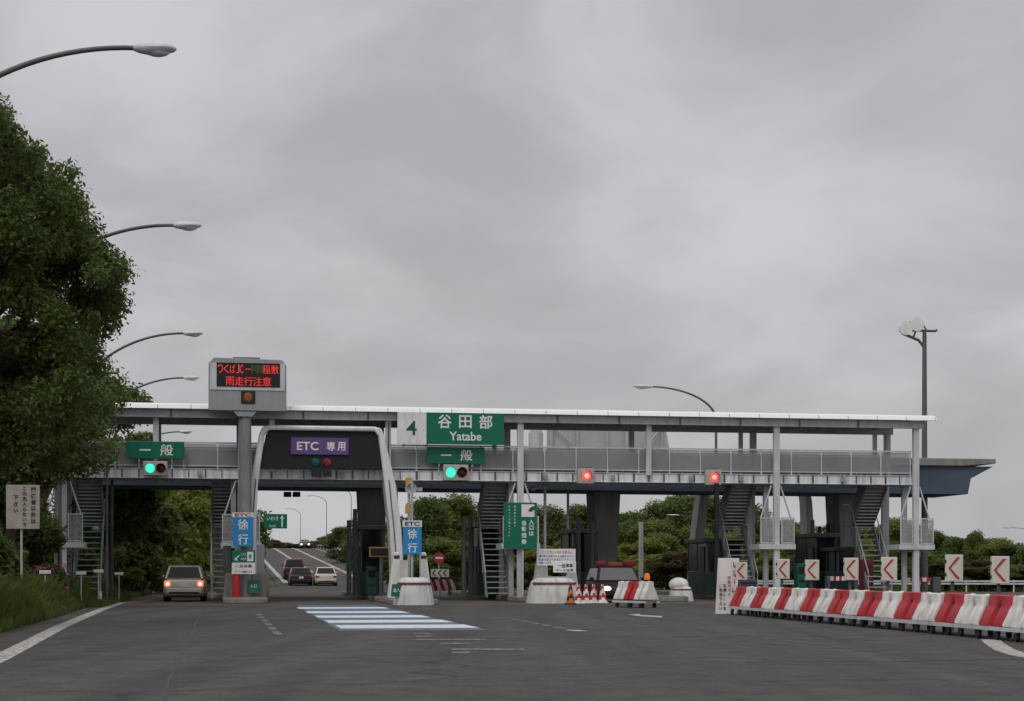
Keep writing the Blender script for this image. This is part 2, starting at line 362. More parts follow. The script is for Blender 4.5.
def thing(name, label, cat, u, v, z=0.0, rot=0.0, group=None):
    o = bpy.data.objects.new(name, None); COL.objects.link(o); x, y = W(u, v)
    o.location = (x, y, z); o.rotation_euler = (0, 0, TH + rot); o['label'] = label; o['category'] = cat; o.empty_display_size = .3
    if group: o['group'] = group
    return o
def place(o, u, v, z=0, rot=0): x, y = W(u, v); o.location = (x, y, z); o.rotation_euler = (0, 0, TH + rot)
def dup(root, u, v, z, rot=0.0, label=None, scale=None):
    c = root.copy(); COL.objects.link(c); place(c, u, v, z, rot)
    if label: c['label'] = label
    if scale: c.scale = scale
    for ch in list(root.children):
        k = ch.copy(); COL.objects.link(k); k.parent = c
        for g in list(ch.children):
            q = g.copy(); COL.objects.link(q); q.parent = k
    return c
def struct(name, mb, m, **k): o = mb.build(name, m, **k); o['kind'] = 'structure'; return o
def stuff(o, cat, label): o['kind'] = 'stuff'; o['category'] = cat; o['label'] = label; return o

# ================================================================== GROUND AND ROADS
us = [-600, -400, -250, -150, -100] + list(range(-70, 101, 5)) + [130, 180, 260, 400, 700]
vs_ = [-90, -60, -30, 0] + list(range(10, 300, 5)) + [320, 360, 420, 500, 650, 900, 1400, 2000]
mb = MB(); nu = len(us)
V = []
for b in vs_:
    for a in us: V.append((*W(a, b), zg(a, b) - .06))
mb.add(V, [(j * nu + i, j * nu + i + 1, (j + 1) * nu + i + 1, (j + 1) * nu + i) for j in range(len(vs_) - 1) for i in range(nu - 1)])
struct('ground', mb, groundm)
def ribbon(name, rows, m, dz=0.0, nsub=1):     # rows: (v, uL, uR)
    mb = MB(); V = []; n = nsub + 1
    for v, a, b in rows:
        for i in range(n):
            q = a + (b - a) * i / nsub; V.append((*W(q, v), zg(q, v) + dz))
    mb.add(V, [(j * n + i, j * n + i + 1, (j + 1) * n + i + 1, (j + 1) * n + i) for j in range(len(rows) - 1) for i in range(nsub)])
    return struct(name, mb, m)
def lerp(tab, v):
    for (a, x), (b, y) in zip(tab, tab[1:]):
        if v <= b: return x + (y - x) * max(0, (v - a)) / (b - a)
    return tab[-1][1]
Lt = [(-90, -15.4), (-46, -15.6), (-10, -16.3), (15, -15.6), (35, -11.5), (62, -7.6), (80, -7.2), (300, -7.2)]
Rt = [(-90, 40), (20, 40), (38, 19), (60, 9), (85, 5.2), (300, 5.2)]
ribbon('road', [(v, lerp(Lt, v), lerp(Rt, v)) for v in [-90, -46, -10, 0, 15, 20, 25, 30, 35, 38] + list(range(45, 301, 5))], asph, 0, 12)
ribbon('gate_pavement', [(-7.5, -15.9, 19.5), (18, -14.9, 19.5)], M('concrete_pavement', (.095, .080, .066), .9, 0, .3, .6, .4, (.05, .043, .036), bump=.3), .003, 1)
# edge kerb along the left verge
E0 = [G(-40, 676), G(0, 658), G(60, 627), G(100, 610), G(122, 602.6), G(152, 600.6)]
def strip(name, pts, wd, m, dz=.004, step=None):
    mb = MB(); V = []
    for i, p in enumerate(pts):
        a = Vector(pts[max(i - 1, 0)]); b = Vector(pts[min(i + 1, len(pts) - 1)]); t = (b - a).normalized(); n = Vector((-t.y, t.x))
        for s_ in (-.5, .5):
            q = Vector(p) + n * wd * s_; V.append((*W(q.x, q.y), zg(q.x, q.y) + dz))
    mb.add(V, [(2 * i, 2 * i + 1, 2 * i + 3, 2 * i + 2) for i in range(len(pts) - 1)])
    return struct(name, mb, m)
strip('road_edge_line', E0, .32, line_w)
for a in (-6.5,): strip('road_edge_line', [(a, v) for v in range(72, 300, 4)], .42, line_w, .012)
strip('road_edge_line', [(-2.9, v) for v in range(100, 300, 4)], .42, line_w, .012)
strip('road_edge_line', [(.35, v) for v in range(72, 300, 4)], .45, line_w, .012)
strip('road_edge_line', [(3.9, v) for v in range(95, 300, 4)], .22, line_w, .012)
ribbon('median', [(v, -2.6, .05) for v in range(90, 301, 5)], dirtm, .008)
# blue lane marking with white stripes
bl, br = -9.45, -6.4
ribbon('blue_road_marking', [(-34.2, bl, br), (-7.5, bl + .3, br)], line_b, .004)
for yn in (36.1, 40.1, 44.6, 49.6, 55.6):
    v = yn - Y0 + .9
    ribbon('white_road_marking', [(v, bl + .12, br + .02), (v + 2.3, bl + .14, br + .02)], stripe_w, .008)
# dashed lane lines, half worn away
for (p, q, nd) in (((258, 614), (281, 637), 6), ((512, 619), (582, 632), 6)):
    a = Vector(G(*p)); b = Vector(G(*q))
    for i in range(nd):
        s_, e_ = a.lerp(b, i / nd), a.lerp(b, (i + .62) / nd)
        strip('worn_road_marking', [tuple(s_), tuple(e_)], .16, line_f)
strip('worn_road_marking', [G(571, 630.2), G(582, 631.6)], .3, line_w, .008)
for py, x0, x1 in ((633.6, 414, 430), (636.4, 416, 432), (639.6, 416, 486), (643.6, 440, 470), (649.4, 452, 524), (652.6, 452, 470)):
    a = G(x0, py); b = G(x1, py); strip('worn_road_marking', [a, b], .55, line_f)
a = G(629, 615.8); b = G(662, 617.6)
mb = MB(); pp = [G(628, 614.8), G(640, 613.9), G(640, 615), G(663, 616.2), G(661, 617.7), G(640, 616.4)]
mb.add([(*W(*p), .005) for p in pp], [(0, 1, 2, 5), (2, 3, 4, 5)]); struct('road_arrow_marking', mb, line_w, smooth=False)
strip('curved_road_line', [G(990, 639.5), G(995, 644), G(1005, 650), G(1020, 655), G(1045, 660)], .32, line_w)
strip('worn_road_marking', [G(421, 608.2), G(433, 608.6)], .5, line_f)

seam = M('sealed_road_seam', (.030, .028, .027), .6, 0, .3, 5)
for us_, v0, v1 in ((-2.2, -66, -9), (1.9, -62, -8), (-12.4, -66, -9), (6.0, -40, -8)):
    strip('road_seam', [(us_ + .02 * math.sin(v * .31) + .008 * math.sin(v * 1.3), v) for v in [v0 + i * (v1 - v0) / 60 for i in range(61)]], .045, seam, .003)
for v0, u0, u1 in ((-38.5, -9, 4), (-26.4, -15, -3), (-47.3, -5, 6.5)):
    strip('road_seam', [(u0 + (u1 - u0) * i / 30, v0 + .12 * math.sin(i * .9) + .08 * math.sin(i * 2.1)) for i in range(31)], .07, seam, .0045)
# far hill beyond the crest
mb = MB(); hx = list(range(-260, 261, 20)); V = []
for i, a in enumerate(hx):
    h = 6.5 + 1.5 * math.sin(a * .03 + 1) + 1.0 * math.sin(a * .09)
    for b, k in ((420, -.2), (470, .55), (520, 1), (640, .3), (700, -.3)): V.append((*W(a, b), h * k))
mb.add(V, [(i * 5 + j, i * 5 + j + 1, (i + 1) * 5 + j + 1, (i + 1) * 5 + j) for i in range(len(hx) - 1) for j in range(4)])
struct('hill', mb, M('wooded_hill', (.05, .055, .028), .95, 0, .5, .12))

# ================================================================== FOOTBRIDGE OVER THE GATE
fb = thing('footbridge', 'long pale steel covered footbridge spanning all the toll lanes', 'footbridge', 0, 0)
uL, uR = U(46), U(931)
ZR0, ZR1 = 7.66, 7.885
mb = MB().prism([(-.62, ZR0), (-.52, ZR0 + .16), (-.34, ZR1), (-.1, ZR1 + .03), (.3, 7.95), (1.4, 7.99), (2.5, 7.95), (3.1, ZR1 + .03), (3.3, ZR1 - .03), (3.3, ZR0), (3.25, ZR0), (3.25, 7.86), (1.4, 7.93), (-.45, 7.83), (-.45, ZR0)], uL - .1, uR, 'x')
mb.mat(1); a = uL + .4
while a < uR: mb.hexa([(a, -.625, ZR0 + .01), (a + .03, -.625, ZR0 + .01), (a + .03, -.60, ZR0 + .01), (a, -.60, ZR0 + .01)], [(a, -.5255, ZR0 + .16), (a + .03, -.5255, ZR0 + .16), (a + .03, -.50, ZR0 + .16), (a, -.50, ZR0 + .16)]); a += 1.3
mb.build('roof', [roofw, joint], fb)
mb = MB()
for v0 in (-.38, 2.95): mb.box(uL, uR - .5, v0, v0 + .22, ZR0 - .33, ZR0 - .004)
a = uL + .3
while a < uR - .6: mb.box(a, a + .1, -.16, 2.95, ZR0 - .14, ZR0 + .1); a += 1.3
mb.build('roof_beam', steel, fb)
mb = MB()
a = uL + 2.2
for v0 in (-.404,):
    while a < uR - 1: mb.box(a, a + .07, v0, v0 + .03, ZR0 - .32, ZR0 - .02); a += 2.6
mb.build('beam_stiffener', steel_d, fb)
ZG0, ZG1, ZT = 4.93, 5.33, 6.36
mb = MB().prism([(-.10, ZG0), (-.10, ZG0 + .02), (-.06, ZG0 + .03), (-.06, ZG1 - .03), (-.10, ZG1 - .02), (-.10, ZG1), (.12, ZG1), (.12, ZG0)], uL, uR - .9, 'x')
a = uL + .3
while a < uR - 1: mb.mat(1).box(a, a + rng.uniform(.03, .08), -.099, -.058, ZG0 + .034, ZG1 - .034); a += .65
mb.mat(0)
mb.box(uL, uR - .9, 2.7, 2.9, ZG0, ZG1)
mb.build('girder', [girderm, steel_d], fb, smooth=False)
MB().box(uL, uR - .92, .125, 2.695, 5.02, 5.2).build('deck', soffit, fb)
mb = MB()
for a0, b0 in ((-.03, .05), (2.76, 2.84)):
    mb.box(uL, uR - .9, a0, b0, ZT - .03, ZT + .03); mb.box(uL, uR - .9, a0 + .01, b0 - .01, 5.42, 5.46)
mb.build('handrail', steel_l, fb)
# railing bays
nb = int((uR - .95 - uL) / 1.30); pitch = (uR - .95 - uL) / nb
for i in range(nb + 1):
    a = uL + i * pitch
    for v0 in (-.025, 2.765): MB().box(a - .025, a + .025, v0, v0 + .04, ZG1 + .002, ZT - .032).build('baluster', steel_l, fb, smooth=False)
for i in range(nb):
    a = uL + i * pitch
    for v0 in (.02, 2.80): MB().box(a + .04, a + pitch - .04, v0, v0 + .012, 5.47, ZT - .05).build('railing_panel', frost, fb, smooth=False)
for a in (U(775), U(914), U(519.5)):
    for du in (-.55, .0): MB().box(a + du - .09, a + du + .09, 3.0, 3.12, ZG1 - .1, ZR0 - .34).build('post', steel_l, fb)
fposts = [U(p) for p in (156, 272, 388, 519.5, 648, 775, 914)]
for i, a in enumerate(fposts):
    for v0 in (-.16, 2.84):
        if i in (3, 5, 6) and v0 < 0: continue
        MB().box(a - .11, a + .11, v0, v0 + .12, ZG1 - .1, ZR0 - .33).build('post', steel_l, fb)
for a in (U(64), U(241), U(519.5), U(775), U(914)):
    for du, v0 in ((0, -.28), (-.3, .25), (-.05, 2.86), (-.35, 2.4)):
        top = ZR0 - .33 if v0 in (-.28, 2.86) else ZG0 + .12
        w_ = .125 if v0 == -.28 else .1
        MB().box(a + du - w_, a + du + w_, v0, v0 + .2, .0, top).build('column', steel_l if v0 == -.28 else steel, fb, bev=.01)

mb = MB(); mb.tube([(uL, -.05, ZG0 - .04), (uR - 1, -.05, ZG0 - .04)], .025, 6)
mb.tube([(U(388), -.2, ZR0 - .4), (U(388), -.2, 5.0)], .02, 6)
mb.build('conduit', steel_d, fb)
for p in (200, 342, 545, 612, 690, 740, 842): a = U(p); MB().box(a - .09, a + .09, -.2, -.102, ZG0 + .08, ZG0 + .3).build('junction_box', cabinet, fb, bev=.01)
# ================================================================== TOLL CANOPY AND ITS CONCRETE PIERS
tcn = thing('toll_canopy', 'broad concrete toll canopy slab with dark underside behind the footbridge', 'canopy', 0, 0)
cu0, cu1 = U(70, 5.2), U(996, 5.2); bu1 = U(962, 6.2)
mb = MB().prism([(cu0, 6.05), (cu1 - 1.6, 6.12), (cu1, 6.25), (cu1, 6.47), (cu0, 6.47)], 5.2, 15.8, 'y'); mb.build('slab', conc, tcn, bev=.03)
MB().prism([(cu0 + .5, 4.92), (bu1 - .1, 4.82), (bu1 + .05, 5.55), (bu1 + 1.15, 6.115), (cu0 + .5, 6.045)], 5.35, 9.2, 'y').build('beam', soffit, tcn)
for p, v0 in ((373, 7.0), (607, 7.0), (850, 7.0), (226, 7.0)):
    a = U(p, v0); MB().hexa([(a - .40, v0, .15), (a + .40, v0, .15), (a + .40, v0 + 1.6, .15), (a - .40, v0 + 1.6, .15)],
                            [(a - .62, v0 - .1, 4.9), (a + .62, v0 - .1, 4.9), (a + .62, v0 + 1.7, 4.9), (a - .62, v0 + 1.7, 4.9)]).build('pier', conc, tcn, bev=.04)
# billboard frame standing on the canopy roof, seen from its back
bb = thing('roof_board', 'pale board with steel struts standing on the canopy roof', 'board', U(608, 10), 10, 6.47)
hw = (U(668, 10) - U(549, 10)) / 2
MB().prism([(-hw, .35), (hw + .25, .35), (hw, 1.72), (-hw, 1.72)], .3, .36, 'y').build('board', M('pale_board_back', (.42, .43, .44), .6, 0, .1, .6, .3, (.25, .25, .25)), bb)
for x in (-hw + .2, -hw * .5, 0, hw * .33, hw - .2): MB().box(x - .06, x + .06, .18, .295, 0, 1.8).build('post', steel, bb)
mb = MB(); mb.tube([(-hw, .2, 1.78), (hw, .2, 1.78)], .05); mb.tube([(-hw + .2, .1, 1.7), (-hw * .45, .1, .4)], .04); mb.tube([(hw - .2, .1, 1.7), (hw * .55, .1, .4)], .04)
mb.build('strut', steel, bb)
MB().lathe([(.35, 0), (.35, 1.3), (.25, 1.5), (.1, 1.55)], (-hw - .5, .5, 0)).build('vent_duct', conc_l, bb)

# ================================================================== STAIRCASES
def make_stair(label):
    t = thing('steel_staircase', label, 'staircase', 0, 0, group='steel staircases up to the footbridge')
    w_ = .48
    for s in (-1, 1):   # lower flight rises away from the road, upper flight comes back up to the deck
        x = s * w_
        MB().prism([(-.3, .15), (.0, .15), (2.0, 2.85), (2.0, 3.3), (1.75, 3.3)], x - .03, x + .03, 'x').build('stringer', M('stair_steel', (.20, .205, .21), .55, .1, .2, 2, .4, (.09, .09, .09)) if 'stair_steel' not in MATS else MATS['stair_steel'], t)
        MB().prism([(2.0, 3.1), (2.0, 4.1), (.3, 5.6), (.3, 4.75)], x - .03, x + .03, 'x').build('stringer', M('stair_steel', (.20, .205, .21), .55, .1, .2, 2, .4, (.09, .09, .09)) if 'stair_steel' not in MATS else MATS['stair_steel'], t)
    mb = MB()
    for i in range(13):
        f = i / 12; mb.box(-w_ + .04, w_ - .04, -.12 + 1.85 * f, .13 + 1.85 * f, .30 + 2.75 * f, .34 + 2.75 * f)
        mb.box(-w_ + .04, w_ - .04, 1.75 - 1.35 * f, 2.0 - 1.35 * f, 3.15 + 1.68 * f, 3.2 + 1.68 * f)
    mb.build('tread', steel, t)
    MB().prism([(1.98, 3.27), (.35, 4.96), (.35, 4.92), (1.98, 3.23)], -w_ + .03, w_ - .03, 'x').build('soffit_plate', MATS['stair_steel'], t)
    MB().box(-w_, w_, 2.02, 3.0, 3.2, 3.28).build('landing', MATS['stair_steel'], t)
    mb = MB()
    for s in (-1, 1):
        x = s * (w_ + .05)
        mb.tube([(x, -.15, 1.15), (x, 1.95, 4.15), (x, 2.9, 4.2)], .025, 6)
        for f in (0, .33, .66, 1): mb.tube([(x, -.15 + 2.1 * f, .2 + 2.95 * f), (x, -.15 + 2.1 * f, 1.15 + 2.95 * f)], .02, 6)
    mb.build('handrail', steel, t)
    return t
def make_platform(label):
    t = thing('screened_platform', label, 'platform', 0, 0, group='screened maintenance platforms on the bridge columns')
    px_ = 0.0
    for x0, x1 in ((px_ - .75, px_ - .17), (px_ + .17, px_ + .75)):
        MB().box(x0 + .05, x1 - .05, -.42, -.41, 2.47, 3.42).build('mesh_screen', meshm, t, smooth=False)
        mb = MB()
        for xa in (x0, x1 - .045): mb.box(xa, xa + .045, -.44, -.39, 2.4, 3.5)
        mb.box(x0 + .045, x1 - .045, -.44, -.39, 3.45, 3.5); mb.box(x0 + .045, x1 - .045, -.44, -.39, 2.4, 2.45)
        mb.build('screen_frame', steel_l, t)
    MB().box(px_ - .8, px_ + .8, -.44, 1.0, 2.16, 2.38).build('platform', steel_l, t)
    mb = MB()
    for x, dx in ((px_ + .2, .45), (px_ - .2, -.45)): mb.tube([(x, -.2, 4.85), (x + dx, -.2, 3.5)], .035, 6)
    mb.build('brace', steel_l, t)
    return t
cols = [U(64), U(241), U(519.5), U(775), U(914)]
st = make_stair('steel staircase beside the roadside trees behind the old board'); place(st, cols[0] + .85, .6)
pf = make_platform('screened platform on the column beside the roadside trees'); place(pf, cols[0], .1)
for i, (du, lb, l2) in enumerate(((-.65, 'steel staircase behind the message board post', 'screened platform behind the message board post'), (-.82, 'steel staircase beside the tall green ticket sign', 'screened platform behind the tall green ticket sign'),
                   (-1.15, 'steel staircase behind the tall white sign with red letters', 'screened platform over the second chevron sign'), (-1.35, 'steel staircase at the open end of the footbridge', 'screened platform on the end column over the fifth chevron sign'))):
    dup(st, cols[i + 1] + du, .6, 0, 0, lb); dup(pf, cols[i + 1], .1, 0, 0, l2)

# ================================================================== SIGNS ON THE BRIDGE
def gsign(p0, p1, y0_, y1_, v): return U(p0, v), U(p1, v), Zp((p0 + p1) / 2, y1_, v), Zp((p0 + p1) / 2, y0_, v)
sg = thing('name_sign', 'wide sign with white 4 panel and green panel reading Yatabe', 'sign', 0, 0)
a0, a1, z0, z1 = gsign(397.5, 504, 412.6, 444.4, -.62); am = U(426.5, -.62)
MB().box(a0, am, -.62, -.56, z0, z1).build('number_panel', whitep, sg, bev=.01)
gp = MB().box(am + .005, a1, -.62, -.56, z0, z1).build('name_panel', greenp, sg, bev=.01)
letters([('text', '4', (a0 + am) / 2 - .02, (z0 + z1) / 2, .42, .58, -.622)], 'lettering', lettg, sg, bold=.012)
pw = a1 - am
letters([('text', '谷', am + pw * .235, z0 + .93, .56, .56, -.622), ('text', '田', am + pw * .5, z0 + .93, .52, .52, -.622), ('text', '部', am + pw * .765, z0 + .93, .54, .56, -.622),
         ('text', 'Yatabe', am + pw * .5, z0 + .34, 1.32, .36, -.622)], 'lettering', lettw, sg, bold=.018)
mb = MB()
for x in (a0 + .25, am, a1 - .4): mb.box(x, x + .06, -.555, -.42, z0 + .05, z1 - .05); mb.box(x, x + .06, -.555, -.03, z0 - .06, z0 - .005)
mb.build('bracket', steel_d, sg)
def ippan(p0, p1, y0_, y1_, label):
    t = thing('lane_sign', label, 'sign', 0, 0, group='green lane signs on the footbridge'); a0, a1, z0, z1 = gsign(p0, p1, y0_, y1_, -.3)
    MB().box(a0, a1, -.3, -.25, z0, z1).build('panel', greenp, t, bev=.008)
    c, zc, hh = (a0 + a1) / 2, (z0 + z1) / 2, z1 - z0
    mb = MB().box(c - .62, c - .18, -.308, -.299, zc - .03, zc + .03); mb.text('般', c + .44, zc, .5, .46, -.302, bold=.02); mb.build('lettering', lettw, t, smooth=False)
    mb = MB()
    for x in (a0 + .5, c, a1 - .5): mb.box(x - .025, x + .025, -.248, -.05, z0 - .12, z1 - .04); mb.box(x - .025, x + .025, -.11, -.05, z0 - .4, z0 - .121)
    mb.build('bracket', steel_l, t); return t
ippan(126, 184.5, 441.5, 458.5, 'green lane sign with two white characters above the leftmost signal beside the trees')
ippan(427, 484.5, 447, 463.5, 'green lane sign with two white characters directly under the Yatabe sign')
def signal(p0, p1, y0_, y1_, on, label, two=True):
    t = thing('traffic_signal', label, 'traffic signal', 0, 0, group='lane signals on the footbridge'); a0, a1, z0, z1 = gsign(p0, p1, y0_, y1_, -.42)
    MB().box(a0, a1, -.42, -.18, z0, z1).build('housing', housing, t, bev=.02)
    zc, hh = (z0 + z1) / 2, z1 - z0; r = hh * .31
    cs = [((a0 + a1) / 2 - (a1 - a0) * .21, on == 'g'), ((a0 + a1) / 2 + (a1 - a0) * .23, False)] if two else [((a0 + a1) / 2 + .01, True)]
    for k, (x, lit) in enumerate(cs):
        m = (g_on if on == 'g' else r_on) if lit else r_off
        ln = MB().lathe([(r, 0), (r * .96, -.03), (r * .6, -.06), (0.01, -.07)], (x, -.421, zc), 20, 'y').build('lens', m, t, label='lit green lens' if lit and on == 'g' else 'lit red lens' if lit else 'unlit dark lens')
        if lit and on == 'r': MB().lathe([(r * .5, 0), (.01, -.03)], (x, -.487, zc), 16, 'y').build('lens_core', r_core, ln)
        mb = MB(); n = 16; V = []
        for j in range(n + 1):
            an = math.pi * (j / n) ; c_, s_ = math.cos(an), math.sin(an)
            for rr, yy in ((r * 1.12, -.42), (r * 1.12, -.62 - .05 * s_), (r * 1.06, -.62 - .05 * s_), (r * 1.06, -.42)): V.append((x + rr * c_, yy, zc + rr * s_))
        mb.add(V, [(4 * j + q, 4 * j + (q + 1) % 4, 4 * j + 4 + (q + 1) % 4, 4 * j + 4 + q) for j in range(n) for q in range(4)]); mb.build('visor', housing, t)
    mb = MB().box(a0 + .05, a1 - .05, -.17, -.09, z1 - .03, z1 + .06); mb.build('bracket', steel_d, t); return t
signal(143, 167.5, 461, 475.5, 'g', 'green-lit signal under the lane sign beside the trees')
signal(443.5, 468.5, 464.5, 480.5, 'g', 'green-lit signal below the Yatabe sign')
signal(578, 594.5, 468, 483.5, 'r', 'red-lit signal above the cones and dark car', False)
signal(706, 721.5, 469.5, 485, 'r', 'red-lit signal above the tall black pole', False)

# ================================================================== TOLL ISLANDS
def island(label, u, v0, v1, hw=.85, h=.2):
    t = thing('toll_island', label, 'toll island', u, 0, group='concrete toll islands between the lanes')
    n = 10; pts = [(hw * math.cos(math.pi + math.pi * j / n), v0 + hw * .9 * math.sin(math.pi + math.pi * j / n)) for j in range(n + 1)] + [(hw, v1), (-hw, v1)]
    MB().prism(pts, 0, h, 'z').build('kerb', conc, t, bev=.03)
    MB().prism([(x * .9, v0 + (y - v0) * .96 if y < v1 else v1 - .1) for x, y in pts], h + .002, h + .02, 'z').build('paving', conc_d, t); return t
I1, I2, I3, I4, I5, I6 = -10.9, -4.75, .75, 6.2, 11.5, 17.6
islands = [(I1, -3.2, 'toll island under the message board post'), (I2, -6.6, 'toll island with white bollard between the ETC lane and the next'), (I3, -2.6, 'toll island under the tall green ticket sign'),
           (I4, -1.5, 'toll island behind the dark car and cones'), (I5, -1, 'toll island behind the chevron signs and staircase'), (I6, -1, 'toll island at the open end of the footbridge')]
for u_, v0, lb in islands: island(lb, u_, v0, 20)

# white impact bollards
bolm = M('bollard_paint', (.62, .62, .60), .7, 0, .12, 1.2, .6, (.24, .23, .21), bump=.15)
def bollard(label, u, v, wd, hh, ln=1.5):
    t = thing('impact_bollard', label, 'bollard', u, v, .0, group='white concrete bollards on island ends')
    secs = []
    for f, k in ((0, 1.05), (.25, 1.0), (.6, .93), (.85, .84), (.96, .72), (1.0, .5)):
        z = hh * f; n = 20; w_, l_ = wd / 2 * k, ln / 2 * k; sec = []
        for j in range(n):
            a = 2 * math.pi * j / n; c_, s_ = math.cos(a), math.sin(a)
            sec.append((w_ * math.copysign(abs(c_) ** .7, c_), l_ * math.copysign(abs(s_) ** .7, s_), z))
        secs.append(sec)
    MB().loft(secs).build('body', bolm, t)
    band = []
    for f in (.74, .82):
        k = .885 if f == .74 else .86; n = 20; sec = []
        for j in range(n):
            a = math.pi * 1.08 + math.pi * .84 * j / (n - 1); c_, s_ = math.cos(a), math.sin(a)
            sec.append((wd / 2 * k * math.copysign(abs(c_) ** .7, c_) * 1.03, ln / 2 * k * math.copysign(abs(s_) ** .7, s_) * 1.03, hh * f))
        band.append(sec)
    n = 20; MB().add(band[0] + band[1] + [(x * .95, y * .95, z) for x, y, z in band[0] + band[1]],
                     [(j, j + 1, n + j + 1, n + j) for j in range(n - 1)] + [(2 * n + j, 2 * n + j + 1, 3 * n + j + 1, 3 * n + j) for j in range(n - 1)] +
                     [(j, j + 1, 2 * n + j + 1, 2 * n + j) for j in range(n - 1)] + [(n + j, n + j + 1, 3 * n + j + 1, 3 * n + j) for j in range(n - 1)]).build('reflective_band', M('maroon_band', (.12, .02, .03), .5) if 'maroon_band' not in MATS else MATS['maroon_band'], t)
    return t
p = G(416, 605.2); bollard('white rounded bollard with dark red band under the ETC slow sign', p[0], p[1] + .8, 1.42, 1.0)
p = G(557, 603.5); bollard('broad white rounded bollard with dark red band below the notice board', p[0] + .02, p[1] + .9, 1.95, .98, 1.9)
t = bollard('small white bollard with domed top beside the dark green booth', *P(681, 70), .95, .62, 1.0)
MB().ell((-.1, 0, .68), (.42, .4, .3)).build('dome', whitep, t)
# white flared guard uprights
def guard(label, u, v, gap, hh, lean):
    t = thing('flared_guard', label, 'guard', u, v, .2, group='white flared guards behind the bollards')
    for s in (-1, 1):
        x = s * gap / 2
        MB().prism([(x - .10 + s * lean, hh), (x + .10 + s * lean, hh), (x + .17 + s * .05, hh * .45), (x + .32, 0), (x - .32, 0), (x - .17 + s * .05, hh * .45)], -.25, .25, 'y').build('upright', whitep, t, bev=.04)
        MB().box(x - .11 + s * lean * .8, x + .11 + s * lean * .8, -.262, -.252, hh * .86, hh * .93).build('reflector', MATS['maroon_band'], t)
    return t
guard('pair of white flared uprights either side of the ETC slow sign', *P(409.5, 64.6), 1.05, 1.75, -.02)
t = thing('flared_guard', 'thick white arched guard with opening under the notice board', 'guard', *P(557, 67.3), .3, 0, 'white flared guards behind the bollards')
MB().prism([(-1.0, -.1), (-.82, 1.2), (-.72, 1.62), (-.46, 1.62), (-.40, .72), (.42, .72), (.46, 1.2), (.68, 1.2), (.9, -.1)], -.25, .3, 'y').build('frame', whitep, t, bev=.04)
# I1: concrete block
cb = thing('concrete_block', 'stained concrete block under the message board post', 'concrete block', *P(246, 68.0), .0)
MB().prism([(-.92, .15), (.95, .15), (.82, 1.15), (-.80, 1.15)], -.9, .9, 'y').build('block', M('stained_concrete', (.22, .20, .175), .9, 0, .2, 1, .85, (.07, .055, .045), bump=.2), cb, bev=.04)
MB().box(-.45, .72, -.3, .5, 1.155, 2.3).build('service_cabinet', cabinet, cb, bev=.02)
MB().box(-.9, -.6, -.2, .4, 1.155, 2.25).build('side_post', steel_d, cb)

# ================================================================== MESSAGE BOARD (LED)
lb_ = thing('message_board', 'grey electronic message board on thick post with red lettering', 'message board', *P(245, 67.2), 0)
Yb = 67.0; k = Yb / F
bx0, bx1 = (209 - 245) * k, (286 - 245) * k; bz0, bz1 = CH + (572 - 411) * k, CH + (572 - 359.5) * k
MB().cyl((0, 0, .2), (0, 0, bz0 + .1), .27, .25, 20).build('post', M('weathered_post', (.27, .275, .27), .55, .2, .15, 1.5, .5, (.12, .12, .11)), lb_)
MB().prism([(-.45, bz0 - .03), (.45, bz0 - .03), (.27, bz0 - .22), (-.27, bz0 - .22)], -.3, .3, 'y').build('collar', cabinet, lb_)
zm = CH + (572 - 391) * k
cab = MB().prism([(bx0, bz0), (bx1, bz0), (bx1, bz1 - .22), (bx1 - .18, bz1), (bx0 + .22, bz1 + .05), (bx0, bz1 - .17)], -.32, .35, 'y').build('cabinet', cabinet, lb_, bev=.02)
MB().box(bx0 + .06, bx1 - .06, -.35, -.325, zm + .02, bz1 - .16).build('front_frame', steel_l, cab)
sx0, sx1, sz0, sz1 = (217 - 245) * k, (279.5 - 245) * k, CH + (572 - 387.2) * k, CH + (572 - 363.4) * k
scr = MB().box(sx0, sx1, -.372, -.352, sz0, sz1).build('screen', led_k, lb_)
sw, sh = sx1 - sx0, sz1 - sz0; ch = sh * .36
L1 = []
for i, c_ in enumerate('つくばJC'):
    cw = ch * .60 if c_ not in 'JC' else ch * .36
    x = sx0 + sw * (.055, .15, .25, .335, .395)[i]; L1.append(('text', c_, x, sz0 + sh * .74, cw, ch, -.374))
for i, c_ in enumerate('稲敷'): L1.append(('text', c_, sx0 + sw * (.785, .92)[i], sz0 + sh * .74, ch * .86, ch, -.374))
for i, c_ in enumerate('雨走行注意'): L1.append(('text', c_, sx0 + sw * (.21 + .145 * i), sz0 + sh * .23, ch, ch * 1.02, -.374))
letters(L1, 'lettering', led_r, scr, bold=.0)
mb = MB().box(sx0 + sw * .45, sx0 + sw * .54, -.379, -.374, sz0 + sh * .725, sz0 + sh * .755); mb.build('lettering', led_r, scr, smooth=False)
letters([('text', '阿', sx0 + sw * .6, sz0 + sh * .74, ch * .8, ch * .9, -.374), ('text', '見', sx0 + sw * .69, sz0 + sh * .74, ch * .8, ch * .9, -.374)], 'lettering', led_g, scr, bold=.0)
ax0, ax1, az0, az1 = (241 - 245) * k, (255 - 245) * k, CH + (572 - 404) * k, CH + (572 - 391.2) * k
fl = MB().box(ax0, ax1, -.345, -.322, az0, az1).build('warning_lamp', black, lb_)
MB().ell(((ax0 + ax1) / 2, -.35, (az0 + az1) / 2), (.17, .03, .19)).build('lens', amber, fl)
MB().box(bx0 + .95, bx0 + 2.0, -.2, .1, bz1 + .01, bz1 + .09).build('top_cap', steel_d, lb_)

